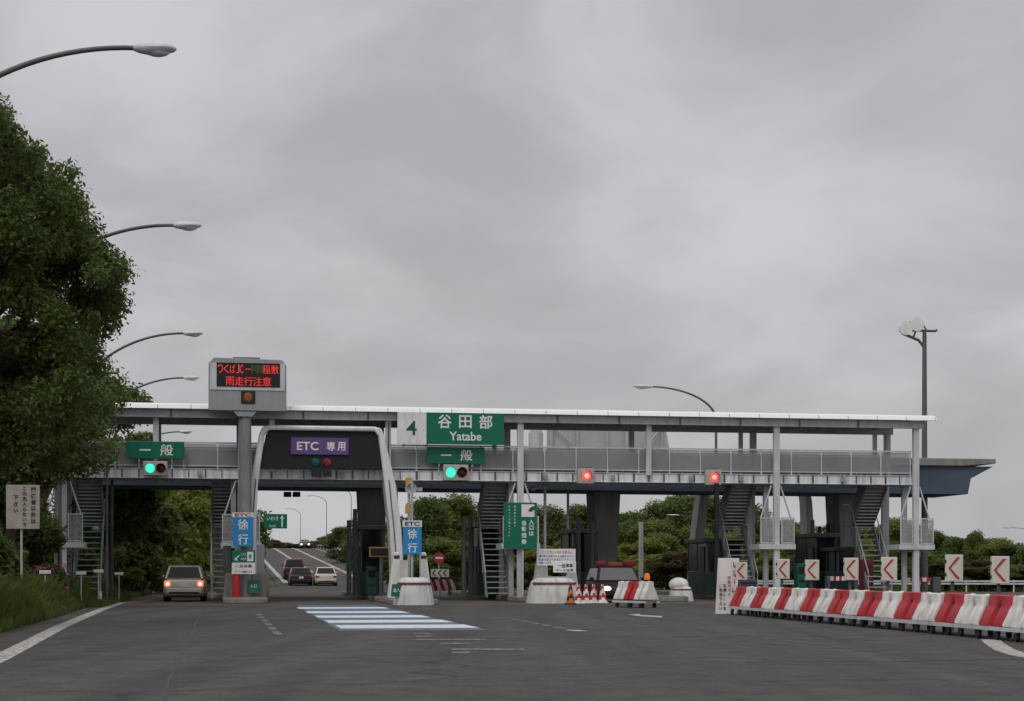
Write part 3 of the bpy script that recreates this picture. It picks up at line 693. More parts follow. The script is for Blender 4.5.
def slow_sign(label, p0, p1, yb, yt, yh, Y, headmat, poletop=None, group='blue slow signs for the ETC lane'):
    c = (p0 + p1) / 2; k = Y / F; t = thing('slow_sign', label, 'sign', *P(c, Y), 0, group=group); hw = (p1 - p0) / 2 * k
    z0, z1, z2 = CH + (572 - yb) * k, CH + (572 - yt) * k, CH + (572 - yh) * k
    MB().box(-hw, hw, -.03, .03, z0, z1).build('panel', bluep, t, bev=.008)
    MB().box(-hw - .02, hw + .02, -.035, .03, z1 + .005, z2).build('header', whitep, t)
    letters([('text', 'ETC', 0, (z1 + z2) / 2, hw * 1.6, (z2 - z1) * .66, -.037)], 'lettering', headmat, t, bold=.03)
    s_ = hw * 1.05; zc = (z0 + z1) / 2; dz = (z1 - z0) * .25
    letters([('text', '徐', 0, zc + dz, s_, s_, -.032), ('text', '行', 0, zc - dz, s_, s_, -.032)], 'lettering', lettw, t, bold=.012)
    return t, z0, z2
t, z0, z2 = slow_sign('blue slow sign with red header on the message board post', 233, 253, 546.5, 517.2, 512.5, 66.6, lettr)
MB().box(-.15, .15, .035, .3, z0 + .2, z0 + .3).build('bracket', steel, t)
t, z0, z2 = slow_sign('blue slow sign with black header above the white bollard', 403, 421.5, 554.5, 527, 520.5, 63.5, lettk)
MB().cyl((0, .08, .2), (0, .08, CH + (572 - 478) * 63.5 / F), .05).build('pole', steel, t)
# small signs on I1
t = thing('entrance_sign', 'small green arrow sign above white stop notice on concrete block', 'sign', *P(243.5, 66.5), 0)
k = 66.5 / F; z0, z1, z2 = CH + (572 - 574) * k, CH + (572 - 562.5) * k, CH + (572 - 550.5) * k; hw = 11.6 * k
MB().box(-hw, hw, -.02, .02, z1, z2).build('green_panel', greenp, t); MB().box(-hw, hw, -.02, .02, z0, z1 - .005).build('white_panel', whitep, t)
mb = MB().prism([(-.34, z1 + .08), (-.34, z1 + .22), (-.30, z1 + .17), (-.18, z1 + .29), (-.15, z1 + .26), (-.27, z1 + .14), (-.2, z1 + .08)], -.028, -.02, 'y')
mb.box(.14, .38, -.026, -.02, z1 + .05, z2 - .05); mb.text('入口', -.02, z1 + .32, .2, .1, -.022, bold=.0); mb.text('料金所', 0, z1 + .14, .22, .1, -.022, bold=.0); mb.build('lettering', lettw, t, smooth=False)
letters([('text', '券', .26, (z1 + z2) / 2, .14, .2, -.027)], 'lettering', lettg, t, bold=.01)
letters([('text', '一旦停車', 0, z1 - .14, .66, .14, -.022), ('text', 'ゲートが開きます', 0, z0 + .09, .7, .09, -.022)], 'lettering', lettk, t, bold=.01)
MB().box(-.1, .1, .025, .2, z0 + .1, z0 + .25).build('bracket', steel, t)
t = thing('direction_sign', 'small green plate leaning on the concrete block beside red post', 'sign', *P(253.5, 66.9), .2)
pl = MB().hexa([(-.2, -.02, .18), (.2, -.02, .18), (.22, .02, .18), (-.22, .02, .18)], [(-.18, .06, .68), (.24, .06, .68), (.24, .09, .68), (-.18, .09, .68)]).build('panel', greenp, t)
letters([('text', '入口', .0, .45, .26, .14, -.03)], 'lettering', lettw, t, bold=.01)
t = thing('direction_sign', 'small green plate against the white bollard by the ETC lane', 'sign', *P(396, 61.6), .02)
MB().hexa([(-.19, -.02, .3), (.17, -.02, .26), (.17, .01, .26), (-.19, .01, .3)], [(-.14, .0, .74), (.24, .0, .74), (.24, .03, .74), (-.14, .03, .74)]).build('panel', greenp, t)
letters([('text', '進入', .02, .52, .26, .14, -.03)], 'lettering', lettw, t, bold=.01); MB().tube([(0, .04, 0), (0, .04, .6)], .02, 6).build('stake', steel, t)
t = thing('marker_post', 'tall red cone-shaped delineator post standing against the concrete block', 'delineator', *P(236.5, 66.6), .15)
MB().lathe([(.17, 0), (.16, .5), (.13, 1.0), (.06, 1.12)], (0, 0, 0)).build('body', redp, t); MB().cyl((0, 0, 1.12), (0, 0, 1.2), .09, .07).build('cap', black, t)

# ================================================================== ETC ARCHES
def etc_arch(label, u, v, rot, front=True):
    t = thing('etc_arch', label, 'lane arch', u, v, 0, rot)
    pts = [(-2.98, .1), (-2.98, 3.3), (-2.88, 4.7), (-2.5, 6.72), (-2.38, 6.98), (-2.12, 7.05), (2.12, 7.05), (2.40, 6.98), (2.52, 6.7), (3.0, 4.7), (3.22, 3.0), (3.4, .1)]
    inn = [(2.88, .1), (2.74, 3.0), (2.54, 4.7), (2.28, 6.70), (2.13, 6.86), (-2.13, 6.86), (-2.28, 6.70), (-2.56, 4.7), (-2.62, 3.3), (-2.62, .1)]
    pts = [(x * .99, z) for x, z in pts]; inn = [(x * .99, z) for x, z in inn]
    o = pts; i_ = inn[::-1]; n = 12
    oo = o; ii = [i_[0], i_[1], i_[2], i_[3], i_[3], i_[4], i_[5], i_[6], i_[6], i_[7], i_[8], i_[9]]
    # i_ order: left foot ... right foot
    def ring(y): return [(x, y, z) for x, z in oo], [(x, y, z) for x, z in ii]
    fo, fi = ring(0); bo, bi = ring(1.1)
    V = fo + fi + bo + bi; fs = []
    for j in range(n - 1):
        fs += [(j, j + 1, n + j + 1, n + j), (2 * n + j, 3 * n + j, 3 * n + j + 1, 2 * n + j + 1), (j, 2 * n + j, 2 * n + j + 1, j + 1), (n + j, n + j + 1, 3 * n + j + 1, 3 * n + j)]
    for j in (0, n - 1): fs.append((j, n + j, 3 * n + j, 2 * n + j))
    MB().add(V, fs).build('frame', whitep, t, bev=.05)
    MB().prism([(x * .985, z) for x, z in [(-2.50, 5.36), (2.50, 5.36), (2.25, 6.68), (2.11, 6.84), (-2.11, 6.84), (-2.25, 6.68)]], .18, .5, 'y').build('hood_panel', panelk, t)
    mb = MB()
    for s in (-1, 1):
        mb.tube([(2.68, -.03, 4.9), (2.88, -.03, 3.0), (3.02, -.03, 1.2)] if s > 0 else [(-2.62, -.02, 4.9), (-2.76, -.02, 3.0), (-2.78, -.02, 1.0)], .02, 6)
    mb.build('cable_duct', steel_d, t); return t
Ya = 68.0; k = Ya / F
ea = etc_arch('large pale ETC lane arch with black hood and purple sign', *P(322, Ya), -R(0))
z0, z1 = CH + (572 - 454.5) * k, CH + (572 - 437.5) * k; hw = 28.8 * k
pp = MB().box(-hw - .08, hw - .08, .10, .175, z0, z1).build('purple_sign', purple, ea, bev=.01)
letters([('text', 'ETC', -.56, (z0 + z1) / 2, .86, .34, .098), ('text', '専', .36, (z0 + z1) / 2, .34, .36, .098), ('text', '用', .78, (z0 + z1) / 2, .32, .36, .098)], 'lettering', lettw, pp, bold=.02)
for x, m, lb in ((-.25, g_off, 'dim blue-green lens'), (.21, r_dim, 'dim red lens')):
    MB().lathe([(.17, 0), (.16, -.05), (.02, -.08)], (x, .178, CH + (572 - 462) * k), 18, 'y').build('signal_lens', m, ea, label=lb)
    MB().box(x - .17, x + .17, -.06, .175, CH + (572 - 476.5) * k, CH + (572 - 468) * k).build('signal_box', black, ea)
etc_arch('plain pale lane arch behind the chevron signs seen under the bridge', 14.45, 13.2, R(180))

# ================================================================== TOLL BOOTHS AND LANE EQUIPMENT
def booth(label, u, v, wd=.9, ln=2.6, hh=2.6, roofm=None):
    t = thing('toll_booth', label, 'toll booth', u, v, .22, group='dark green toll booths on the islands')
    w2 = wd / 2
    MB().box(-w2, w2, 0, ln, 0, 1.0).build('base_wall', greend, t, bev=.02)
    mb = MB()
    for x in (-w2, w2 - .07):
        for y in (0, ln / 2 - .04, ln - .07): mb.box(x, x + .07, y, y + .07, 1.0, hh - .2)
    mb.build('corner_post', steel_d, t)
    for x in (-w2 + .02, w2 - .04):
        MB().box(x, x + .02, .08, ln - .08, 1.02, hh - .22).build('side_window', glassd, t)
    for y in (.02, ln - .04): MB().box(-w2 + .08, w2 - .08, y, y + .02, 1.02, hh - .22).build('end_window', glassd, t)
    MB().box(-w2 - .12, w2 + .12, -.15, ln + .15, hh - .2, hh).build('roof', roofm or steel_d, t, bev=.03)
    MB().box(-w2 - .012, -w2 - .002, .3, 1.0, .05, 2.1).build('door', greend, t)
    return t
def pole(name, label, cat, u, v, h, r=.06, m=None, z=0.0, group=None):
    t = thing(name, label, cat, u, v, z, 0, group); mb = MB().cyl((0, 0, 0), (0, 0, h), r, r * .85, 12); mb.build('shaft', m or steel_d, t)
    MB().cyl((0, 0, 0), (0, 0, .06), r * 1.8, n=12).build('base_plate', steel_d, t); return t
booth('dark toll booth at the right side of the ETC lane', I2 - .62, 4.5, 1.0, 3.0, 3.0)
booth('dark toll booth with pale roof left of the lower staircase', U(489, 3.5), 3.5, 1.0, 2.8, 3.1, conc)
booth('dark toll booth behind the notice board and striped cones', U(585, 5), 5, 1.05, 2.8, 2.9)
booth('green toll booth behind the tall black pole', U(724, 2.5), 2.5, 1.6, 3.0, 2.45, greend)
booth('dark toll booth behind the third chevron sign', U(826, 5), 5, 1.0, 2.8, 2.75)
booth('green toll booth between the concrete pier and the red gate cabinet', U(846, 3), 3.0, .8, 2.8, 2.1, greend)
for p_, v_, h_, lb in ((349, 3.4, 3.0, 'dark post at the corner of the ETC lane booth'), (355, 4.0, 3.5, 'dark post against the concrete pier by the ETC lane'), (464, 2, 3.1, 'dark post beside the general lane under the Yatabe sign'), (470.5, 3, 3.2, 'dark post next to the pale-roofed booth'),
                     (578.5, 4, 3.1, 'dark post left of the booth behind the cones'), (592, 4, 3.0, 'dark post right of the booth behind the cones'),
                     (812.5, 6, 3.2, 'dark post left of the booth behind the chevrons, tallest of its row'), (819.5, 9, 3.0, 'thick dark post over the booth behind the chevrons'), (828, 8, 3.1, 'thin dark post between thick ones behind the chevrons'), (835, 9, 3.3, 'dark post close to the pier behind the chevrons')):
    pole('lane_post', lb, 'post', U(p_, v_), v_, h_ + .2, .11, steel_d, .2, 'dark posts beside the booths')
t = pole('signal_pole', 'tall black pole from ground to the red signal beside tall white sign', 'pole', U(713.5, -.1), -.55, 4.9, .12, black, .0)
for p_, v_, yt, lb in ((545, 1, 484, 'thin pale camera pole behind the notice board'), (368, 3, 560, 'x'), (641, 20, 522, 'thick grey pole behind the dark car'), (396.5, .5, 481, 'thin pale pole beside the ETC arch leg'), (568, 6, 492, 'thin pole against the trees near the pier')):
    if lb == 'x': continue
    u_ = U(p_, v_); t = pole('equipment_pole', lb, 'pole', u_, v_, Zp(p_, yt, v_) - .0, .07 if v_ < 15 else .14, steel)
    if p_ in (545, 396.5):
        z_ = Zp(p_, yt, v_); mb = MB().tube([(-.5, 0, z_ - .12), (.15, 0, z_ - .12)], .03, 6); mb.build('arm', steel, t); MB().ell((-.5, -.02, z_ - .2), (.13, .2, .1)).build('camera', conc_l, t)
# horn and beacons over the ETC slow sign
t = thing('speaker_pole', 'pole with pale ring loudspeaker and yellow beacons above slow sign', 'pole', *P(411, 64.3), .2)
zt = CH + (572 - 486) * 64.3 / F - .2
MB().cyl((-.08, 0, 0), (-.08, 0, zt), .05).build('shaft', steel, t)
MB().lathe([(.06, .12), (.09, 0), (.22, -.14), (.19, -.14), (.05, 0)], (-.02, -.02, zt - .1), 16, 'y').build('loudspeaker', conc_l, t)
MB().box(.15, .42, -.1, .1, zt - .2, zt - .06).build('camera', conc_l, t); MB().tube([(-.08, 0, zt - .12), (.3, 0, zt - .12)], .025, 6).build('arm', steel, t)
MB().box(-.2, .0, -.1, .06, zt + .02, zt + .32).build('beacon', yellow, t); MB().box(-.22, -.08, -.1, .04, zt - 1.05, zt - .72).build('beacon', yellow, t)
MB().box(-.4, -.12, -.2, .1, .75, 1.45).build('junction_box', creamp, t)
# fee display and machines near the ETC lane
t = thing('fee_display', 'black display with amber frame at the ETC lane booth', 'display', *P(381, 69.5), .2)
k = 69.5 / F; za, zb = CH + (572 - 557) * k - .2, CH + (572 - 547) * k - .2
fr = MB().box(-.48, .48, -.06, .1, za, zb).build('frame', M('amber_frame', (.42, .20, .04), .5), t, bev=.01); MB().box(-.43, .43, -.075, -.062, za + .05, zb - .05).build('screen', led_k, t)
MB().box(-.06, .06, 0, .1, 0, za).build('stand', steel_d, t)
def machine(label, u, v, hgt=1.55, m=greenp):
    t = thing('ticket_machine', label, 'ticket machine', u, v, .22, group='slim machines on the islands'); MB().box(-.2, .2, 0, .5, 0, hgt).build('cabinet', m, t, bev=.02)
    MB().box(-.15, .15, -.012, -.002, hgt - .45, hgt - .15).build('screen', glassd, t); MB().box(-.12, .12, -.03, .0, hgt - .8, hgt - .7).build('slot', black, t); return t
machine('slim bright green ticket machine left of the third chevron sign', U(802, 1.0), 1.0, 1.35, greenp)
machine('dark green machine beside the fee display', U(372, 1.0), 1.0, 1.2, greend)
t = thing('gate_cabinet', 'dark red gate cabinet between chevron signs', 'cabinet', U(868.5, 1.0), 1.0, .1); MB().box(-.25, .25, 0, .5, 0, 1.65).build('body', M('cabinet_red', (.15, .015, .022), .5, 0, .1), t, bev=.05); MB().box(-.18, .18, -.015, -.002, .9, 1.4).build('hatch', maroon, t)
def barrier_arm(label, p0, p1, py, v, hub):
    t = thing('lane_gate', label, 'barrier gate', U(hub, v), v, .1, group='lane barrier gates'); z = Zp(p0, py, v) - .1; x0, x1 = U(p0, v) - U(hub, v), U(p1, v) - U(hub, v)
    hw_ = .06 if hub < 880 else .18
    MB().box(-hw_, hw_, -.15, .25, 0, z + .1).build('hub_cabinet', steel_d, t, bev=.03)
    a = MB(); n = 6
    for i in range(n): a.mat(i % 2).box(x0 + (x1 - x0) * i / n, x0 + (x1 - x0) * (i + 1) / n, -.19, -.155, z - .09, z + .09)
    a.build('arm', [barw, redp], t); return t
barrier_arm('red and white barrier arm between the third and fourth chevron signs', 829, 846, 578.5, .6, 828)
barrier_arm('red and white barrier arm between the fifth and sixth chevron signs', 904, 929, 579.5, .6, 936)
for x, lb in ((287.5, 'dark camera hanging left of its twin inside the ETC arch'), (296.5, 'dark camera hanging right of its twin inside the ETC arch')):
    t = thing('hanging_camera', lb, 'camera', U(x, 5.8), 5.8, Zp(x, 485, 5.8), 0, 'twin cameras under the canopy')
    MB().cyl((0, 0, 0), (0, 0, -.2), .02).build('hanger', black, t); MB().box(-.13, .13, -.02, .02, -.22, -.17).build('yoke', black, t)
    MB().prism([(-.16, -.3), (.16, -.3), (.17, -.52), (-.17, -.52)], -.15, .2, 'y').build('body', panelk, t, bev=.03)

# notice board and tall green sign on I3
t = thing('ticket_sign', 'tall green sign with white pictogram panel beside the steel staircase', 'sign', *P(520.3, 66.0), 0)
k = 66 / F; hw = 16.8 * k; z0, z1 = CH + (572 - 548.5) * k, CH + (572 - 502.5) * k
MB().box(-hw, hw, -.04, .04, z0, z1).build('panel', greenp, t, bev=.01)
pic = MB().box(.04, hw - .1, -.05, -.041, z1 - .56, z1 - .07).build('pictogram', whitep, t)
MB().prism([(.36, z1 - .22), (.54, z1 - .12), (.56, z1 - .26), (.42, z1 - .36), (.30, z1 - .34)], -.058, -.051, 'y').build('hand_symbol', M('symbol_dark', (.05, .06, .06), .6), pic)
letters([('vtext', '入口は', .43, z1 - .66, .2, .22, -.042), ('vtext', '自動発券', .14, z1 - .70, .2, .24, -.042)], 'lettering', lettw, t, bold=.03)
letters([('vtext', '通行券をお取り', -.22, z1 - .12, .085, .125, -.042), ('vtext', 'になってお進み下さい', -.44, z1 - .12, .085, .125, -.042)], 'lettering', lettw, t, bold=.01)
mb = MB().box(-hw + .2, -hw + .28, .042, .16, z0 + .1, z1 - .1); mb.box(hw - .28, hw - .2, .042, .16, z0 + .1, z1 - .1); mb.box(-.1, .1, .165, .25, .2, z1 - .3); mb.build('support', steel, t)
t = thing('notice_board', 'white notice board with red and blue lines above the broad bollard', 'notice board', *P(556, 66.6), 0)
k = 66.6 / F; z0, z1 = CH + (572 - 572.5) * k, CH + (572 - 548.8) * k
MB().box(-19.5 * k, 19.8 * k, -.03, .03, z0 + .28, z1).build('board', whitep, t)
b2 = MB().box(-3.0 * k, 20.2 * k, -.045, -.031, z0, z0 + .43).build('lower_board', whitep, t)
letters([('text', 'ＥＴＣカードは使えません', .05, z1 - .13, 1.2, .12, -.032)], 'lettering', lettr, t, bold=.01)
letters([('text', '通行券をお取りの上お進み下さい', 0, z1 - .29, 1.38, .09, -.032), ('text', '料金は出口でお支払い下さい', -.05, z1 - .42, 1.3, .09, -.032), ('text', 'お願いします', -.44, z1 - .55, .5, .09, -.032)], 'lettering', lettb, t, bold=.01)
letters([('text', '一旦停車', .36, z0 + .27, .6, .16, -.047), ('text', 'ゲート注意', .33, z0 + .09, .7, .11, -.047)], 'lettering', lettk, t, bold=.02)
MB().box(.42, .48, .032, .09, .2, z1 - .1).build('post', steel, t); MB().box(-.6, -.54, .032, .09, .2, z1 - .1).build('post', steel, t)
# tall white sign with red letters
t = thing('panel_sign', 'tall leaning white sign with red column of letters by barrier end', 'sign', *P(727.5, 48.9), 0, 0)
k = 48.9 / F; hw = 10.8 * k; h1 = CH + (572 - 558) * k
MB().hexa([(-hw - .06, -.05, .0), (hw - .06, -.05, .0), (hw - .06, -.01, .0), (-hw - .06, -.01, .0)], [(-hw + .04, .0, h1), (hw + .04, .0, h1), (hw + .04, .04, h1), (-hw + .04, .04, h1)]).build('panel', whitep, t)
letters([('vtext', 'LSIレーン', .19, h1 - .09, .19, .245, -.055), ('vtext', '閉鎖中です', .03, h1 - .52, .1, .12, -.055)], 'lettering', lettr, t, bold=.02)
letters([('vtext', '左側レーンを', -.10, h1 - .74, .1, .13, -.055), ('vtext', 'ご利用下さい', -.22, h1 - .74, .1, .13, -.055)], 'lettering', lettk, t, bold=.03)
mb = MB().tube([(-.1, .06, h1 - .2), (-.1, .5, .02)], .02, 6); mb.tube([(.15, .06, h1 - .2), (.15, .5, .02)], .02, 6); mb.build('rear_strut', steel, t)

# ================================================================== RED AND WHITE BARRIER ROW
A = Vector((6.46, 48.3)); B = Vector((9.50, 25.0)); dirv = (B - A).normalized(); LEN = (B - A).length
rotb = math.atan2(dirv.y, dirv.x) + math.pi / 2 - TH      # local y runs along the row, away from the viewer
BLK = 1.1
def make_block(m):
    o = MB(); prof = [(-.30, .235), (-.30, .28), (-.17, .54), (-.115, .62), (-.10, .765), (-.085, .78), (.085, .78), (.10, .765), (.115, .62), (.17, .54), (.30, .28), (.30, .235)]
    secs = []
    for y in (-.532, -.515, -.12, -.085, -.02, .02, .085, .12, .515, .532):
        k = 1 - (.0 if abs(y) > .11 else 0.0 if abs(y) > .09 else .72 if abs(y) > .05 else .8); e = .94 if abs(y) > .53 else 1
        s = []
        for x, z in prof:
            low = max(0, min(1, (.62 - z) / .09)); s.append((x * (1 - (1 - k) * low * .9) * e, y, z * (1 if e == 1 else .99)))
        secs.append(s)
    o.loft(secs)
    for y in (-.35, .35): o.lathe([(.05, 0), (.05, .012), (.02, .018)], (0, y, .778), 8)
    return o
blk = {}
nblk = int(LEN / BLK)
ordw = ['first', 'second', 'third', 'fourth', 'fifth', 'sixth', 'seventh', 'eighth', 'ninth', 'tenth', 'eleventh', 'twelfth']
for i in range(nblk):
    c = A + dirv * BLK * (i + .5); u_, v_ = UV(c.x, c.y); col = 'red' if i % 2 == 0 else 'white'
    lb = f"{ordw[i // 2]} {col} plastic barrier block counted from the tall white sign"
    if col not in blk:
        o = make_block(col).build('barrier_block', redp if col == 'red' else barw, bev=.012); blk[col] = o
    else: o = blk[col].copy(); COL.objects.link(o)
    o['label'] = lb; o['category'] = 'barrier block'; o['group'] = 'red and white barrier blocks in the long row'
    jx = rng.uniform(-.03, .03); place(o, u_ + jx, v_, rng.uniform(0, .012), rotb + rng.uniform(-.035, .035))
def dolly(L, label, nw):
    t = thing('barrier_dolly', label, 'dolly', 0, 0, group='grey wheeled dollies under the barrier blocks')
    mb = MB()
    for x in (-.33, .25): mb.box(x, x + .08, -L / 2, L / 2, .165, .232)
    for i in range(nw): y = -L / 2 + .25 + (L - .5) * i / (nw - 1); mb.box(-.25, .25, y - .03, y + .03, .17, .228)
    mb.build('rail', steel_l, t)
    for i in range(nw):
        y = -L / 2 + .25 + (L - .5) * i / (nw - 1)
        for x in (-.29, .29):
            cst = MB().cyl((x - .03, y, .078), (x + .03, y, .078), .078, n=14).build('caster', rubber, t)
            MB().prism([(y - .06, .164), (y + .06, .164), (y + .02, .06), (y - .02, .06)], x + .03, x + .045, 'x').build('caster_fork', steel_d, cst)
    return t
nd = 4; LD = BLK * 5; d0 = None
for i in range(nd):
    c = A + dirv * LD * (i + .5); u_, v_ = UV(c.x, c.y); lb = ('wheeled dolly under the blocks next to the tall white sign', 'wheeled dolly under the row between second and fourth chevron signs', 'wheeled dolly under the row by the fifth chevron sign', 'wheeled dolly under the largest blocks at the near end of the row')[i]
    if i == 0: d0 = dolly(LD - .1, lb, 7); place(d0, u_, v_, 0, rotb)
    else: dup(d0, u_, v_, 0, rotb, lb)
# chevron signs behind the row
def make_chev(label):
    t = thing('chevron_sign', label, 'chevron sign', 0, 0, group='red chevron signs along the barrier row')
    MB().box(-.175, .175, -.05, .05, 1.0, 1.52).build('panel', creamp, t, bev=.012)
    ch = [(.10, 1.47), (-.10, 1.26), (.10, 1.05), (.035, 1.05), (-.165 + .02, 1.26), (.035, 1.47)]
    MB().prism(ch, -.062, -.051, 'y').build('chevron', chevr, t, smooth=False)
    MB().box(-.03, .03, .055, .095, .02, 1.46).build('post', steel_d, t); MB().box(-.15, .15, -.06, .2, .0, .02).build('foot_plate', steel_d, t)
    MB().box(-.19, -.177, -.03, .03, 1.1, 1.16).build('side_lamp', black, t); MB().box(-.19, -.177, -.03, .03, 1.36, 1.42).build('side_lamp', black, t)
    return t
def rowY(px, off=.42):      # a point just behind the row that appears at px
    x = (px - 512) / F; n = Vector((-dirv.y, dirv.x));  n = n if n.x > 0 else -n
    q = A + n * off; s = (x * q.y - q.x) / (dirv.x - x * dirv.y); r = q + dirv * s; return r
chl = ('chevron sign partly over the tall white sign', 'chevron sign in front of the staircase column', 'chevron sign next to the slim green ticket machine', 'chevron sign in front of the concrete pier', 'chevron sign between the red cabinet and the end column', 'chevron sign right of the dark barrier gate cabinet', 'chevron sign nearest the edge of the photo, largest of the row')
ch0 = None
for i, (px, py) in enumerate(((739, 571), (783, 569), (812, 570), (851, 569), (889, 569), (954, 568), (1000, 570))):
    r = rowY(px)
    if i == 0: r = Vector(((741 - 512) / F * 48.0, 48.0))
    u_, v_ = UV(r.x, r.y); dz = CH + (572 - py) / F * r.y - 1.26; rr = rng.uniform(-.12, .12)
    sc_ = (1.0, 1.0, 1.0, .97, .98, 1.0, .95)[i]
    if i == 0: ch0 = make_chev(chl[0]); o = ch0; place(o, u_, v_, 0, rr)
    else: o = dup(ch0, u_, v_, 0, rr, chl[i])
    o.scale = (sc_, 1, max(.9, 1 + dz / 1.26))
# small dark box under the first chevron
r = rowY(741, .3); t = thing('control_box', 'dark box standing behind the first barrier block', 'control box', *UV(r.x, r.y)); MB().box(-.02, .46, -.1, .15, .5, 1.0).build('box', M('slate_box', (.06, .075, .095), .5), t, bev=.02); MB().box(-.02, .46, -.115, -.102, .86, .9).build('lid_seam', black, t); MB().box(.18, .24, 0, .05, 0, .5).build('stand', steel_d, t)
# the short skewed row by the dark car
pts3 = [P(648, 56.8), P(616, 58.3)]
a = Vector(W(*pts3[0])); b = Vector(W(*pts3[1])); dv = (b - a); rr = math.atan2(dv.y, dv.x) - math.pi / 2 - TH
dvn = dv.normalized()
for i, (m, s_) in enumerate((('white', .1), ('red', .68), ('white', 1.25))):
    o = blk[m].copy(); COL.objects.link(o); c = a + dvn * s_; o['label'] = ('white barrier block carrying the orange beacon', 'red barrier block in the short row before the dark car', 'white barrier block of the short row closest to the cones')[i]
    o['category'] = 'barrier block'; o['group'] = 'short skewed row of barrier blocks'; place(o, *UV(c.x, c.y), .02, rr); o.scale = (1.05, .52, 1.1)
t = dolly(1.8, 'short wheeled dolly under the skewed barrier blocks', 3); place(t, *UV(*(a + dvn * .68)), 0, rr)
t = thing('warning_beacon', 'orange beacon on top of the white barrier block', 'beacon', *UV(*(a + dvn * .05)), .86)
MB().cyl((0, 0, .0), (0, 0, .08), .07).build('base', black, t); MB().lathe([(.09, .08), (.1, .16), (.08, .27), (.02, .3)]).build('lens', amber_l, t)
# cones
def cone(label, u, v, hh, ma, mb_):
    t = thing('traffic_cone', label, 'traffic cone', u, v, .0, group='striped cones by the broad bollard')
    mb = MB(); n = 18; m = 8; rad = lambda f: .17 * (1 - f) + .045 * f
    V = []
    for i in range(m + 1):
        for j in range(n): a = 2 * math.pi * j / n; V.append((rad(i / m) * math.cos(a), rad(i / m) * math.sin(a), .05 + hh * i / m))
    for i in range(m): mb.mat((i // 2 + 1) % 2); mb.add([], []); 
    n0 = len(mb.v); mb.v += V
    for i in range(m):
        for j in range(n): mb.f.append((i * n + j, i * n + (j + 1) % n, (i + 1) * n + (j + 1) % n, (i + 1) * n + j)); mb.mi.append(1 - ((i + (1 if (j // 3) % 2 else 0)) // 2) % 2)
    mb.f.append(tuple(range(m * n, (m + 1) * n))); mb.mi.append(0)
    mb.build('body', [ma, mb_], t); MB().box(-.2, .2, -.2, .2, 0, .05).build('base', black if ma is black else barw, t, bev=.02); return t
for px, yy, lb, ma, mb_ in ((570.5, 63.2, 'black and orange cone against the broad bollard', black, orange), (578.5, 64.0, 'red striped cone next to the black cone', redp, barw), (586, 64.6, 'red striped cone in the middle of three', redp, barw),
                            (593.5, 65.2, 'red striped cone at the car end of three', redp, barw), (602.5, 65.2, 'red striped cone alone before the car headlight', redp, barw)):
    cone(lb, *P(px, yy), .68, ma, mb_)
# closed lane beyond the bollard
t = thing('no_entry_sign', 'small round red no-entry sign on pole behind the ETC bollard', 'sign', *P(439, 92), 0); k = 92 / F; z_ = CH + (572 - 558) * k
MB().lathe([(.3, 0), (.3, .03)], (0, -.03, z_), 24, 'y').build('disc', lettr, t); MB().box(-.2, .2, -.045, -.031, z_ - .05, z_ + .05).build('bar', lettw, t); MB().cyl((0, .03, 0), (0, .03, z_ + .2), .03).build('pole', steel, t)
t = thing('chevron_board', 'white board of small black chevrons above slanted stripes', 'chevron board', *P(440, 90), 0); k = 90 / F
z0, z1 = CH + (572 - 577) * k, CH + (572 - 569) * k; MB().box(-.48, .48, -.02, .02, z0, z1).build('panel', creamp, t)
mb = MB()
for x in (-.36, -.06, .22): mb.prism([(x + .16, z1 - .04), (x, (z0 + z1) / 2), (x + .16, z0 + .04), (x + .09, z0 + .04), (x - .07, (z0 + z1) / 2), (x + .09, z1 - .04)], -.03, -.021, 'y')
mb.build('chevron', lettk, t, smooth=False); MB().box(-.03, .03, .022, .06, 0, z1).build('post', steel_d, t)
t = thing('striped_board', 'low board of slanted red and white stripes across the closed lane', 'barrier board', *P(440, 88), 0); k = 88 / F
mb = MB(); n = 8; x0, x1, z0, z1 = -.75, .75, CH + (572 - 590.5) * k, CH + (572 - 579.5) * k
for i in range(n): a_ = x0 + (x1 - x0) * i / n; b_ = x0 + (x1 - x0) * (i + 1) / n; sl_ = .1; mb.mat(i % 2).prism([(a_ - sl_, z1), (b_ - sl_, z1), (b_ + sl_, z0), (a_ + sl_, z0)], -.03, .03, 'y')
mb.build('panel', [redp, barw], t, smooth=False); MB().box(-.5, -.44, -.2, .2, 0, .5).build('leg', steel_d, t); MB().box(.44, .5, -.2, .2, 0, .5).build('leg', steel_d, t)

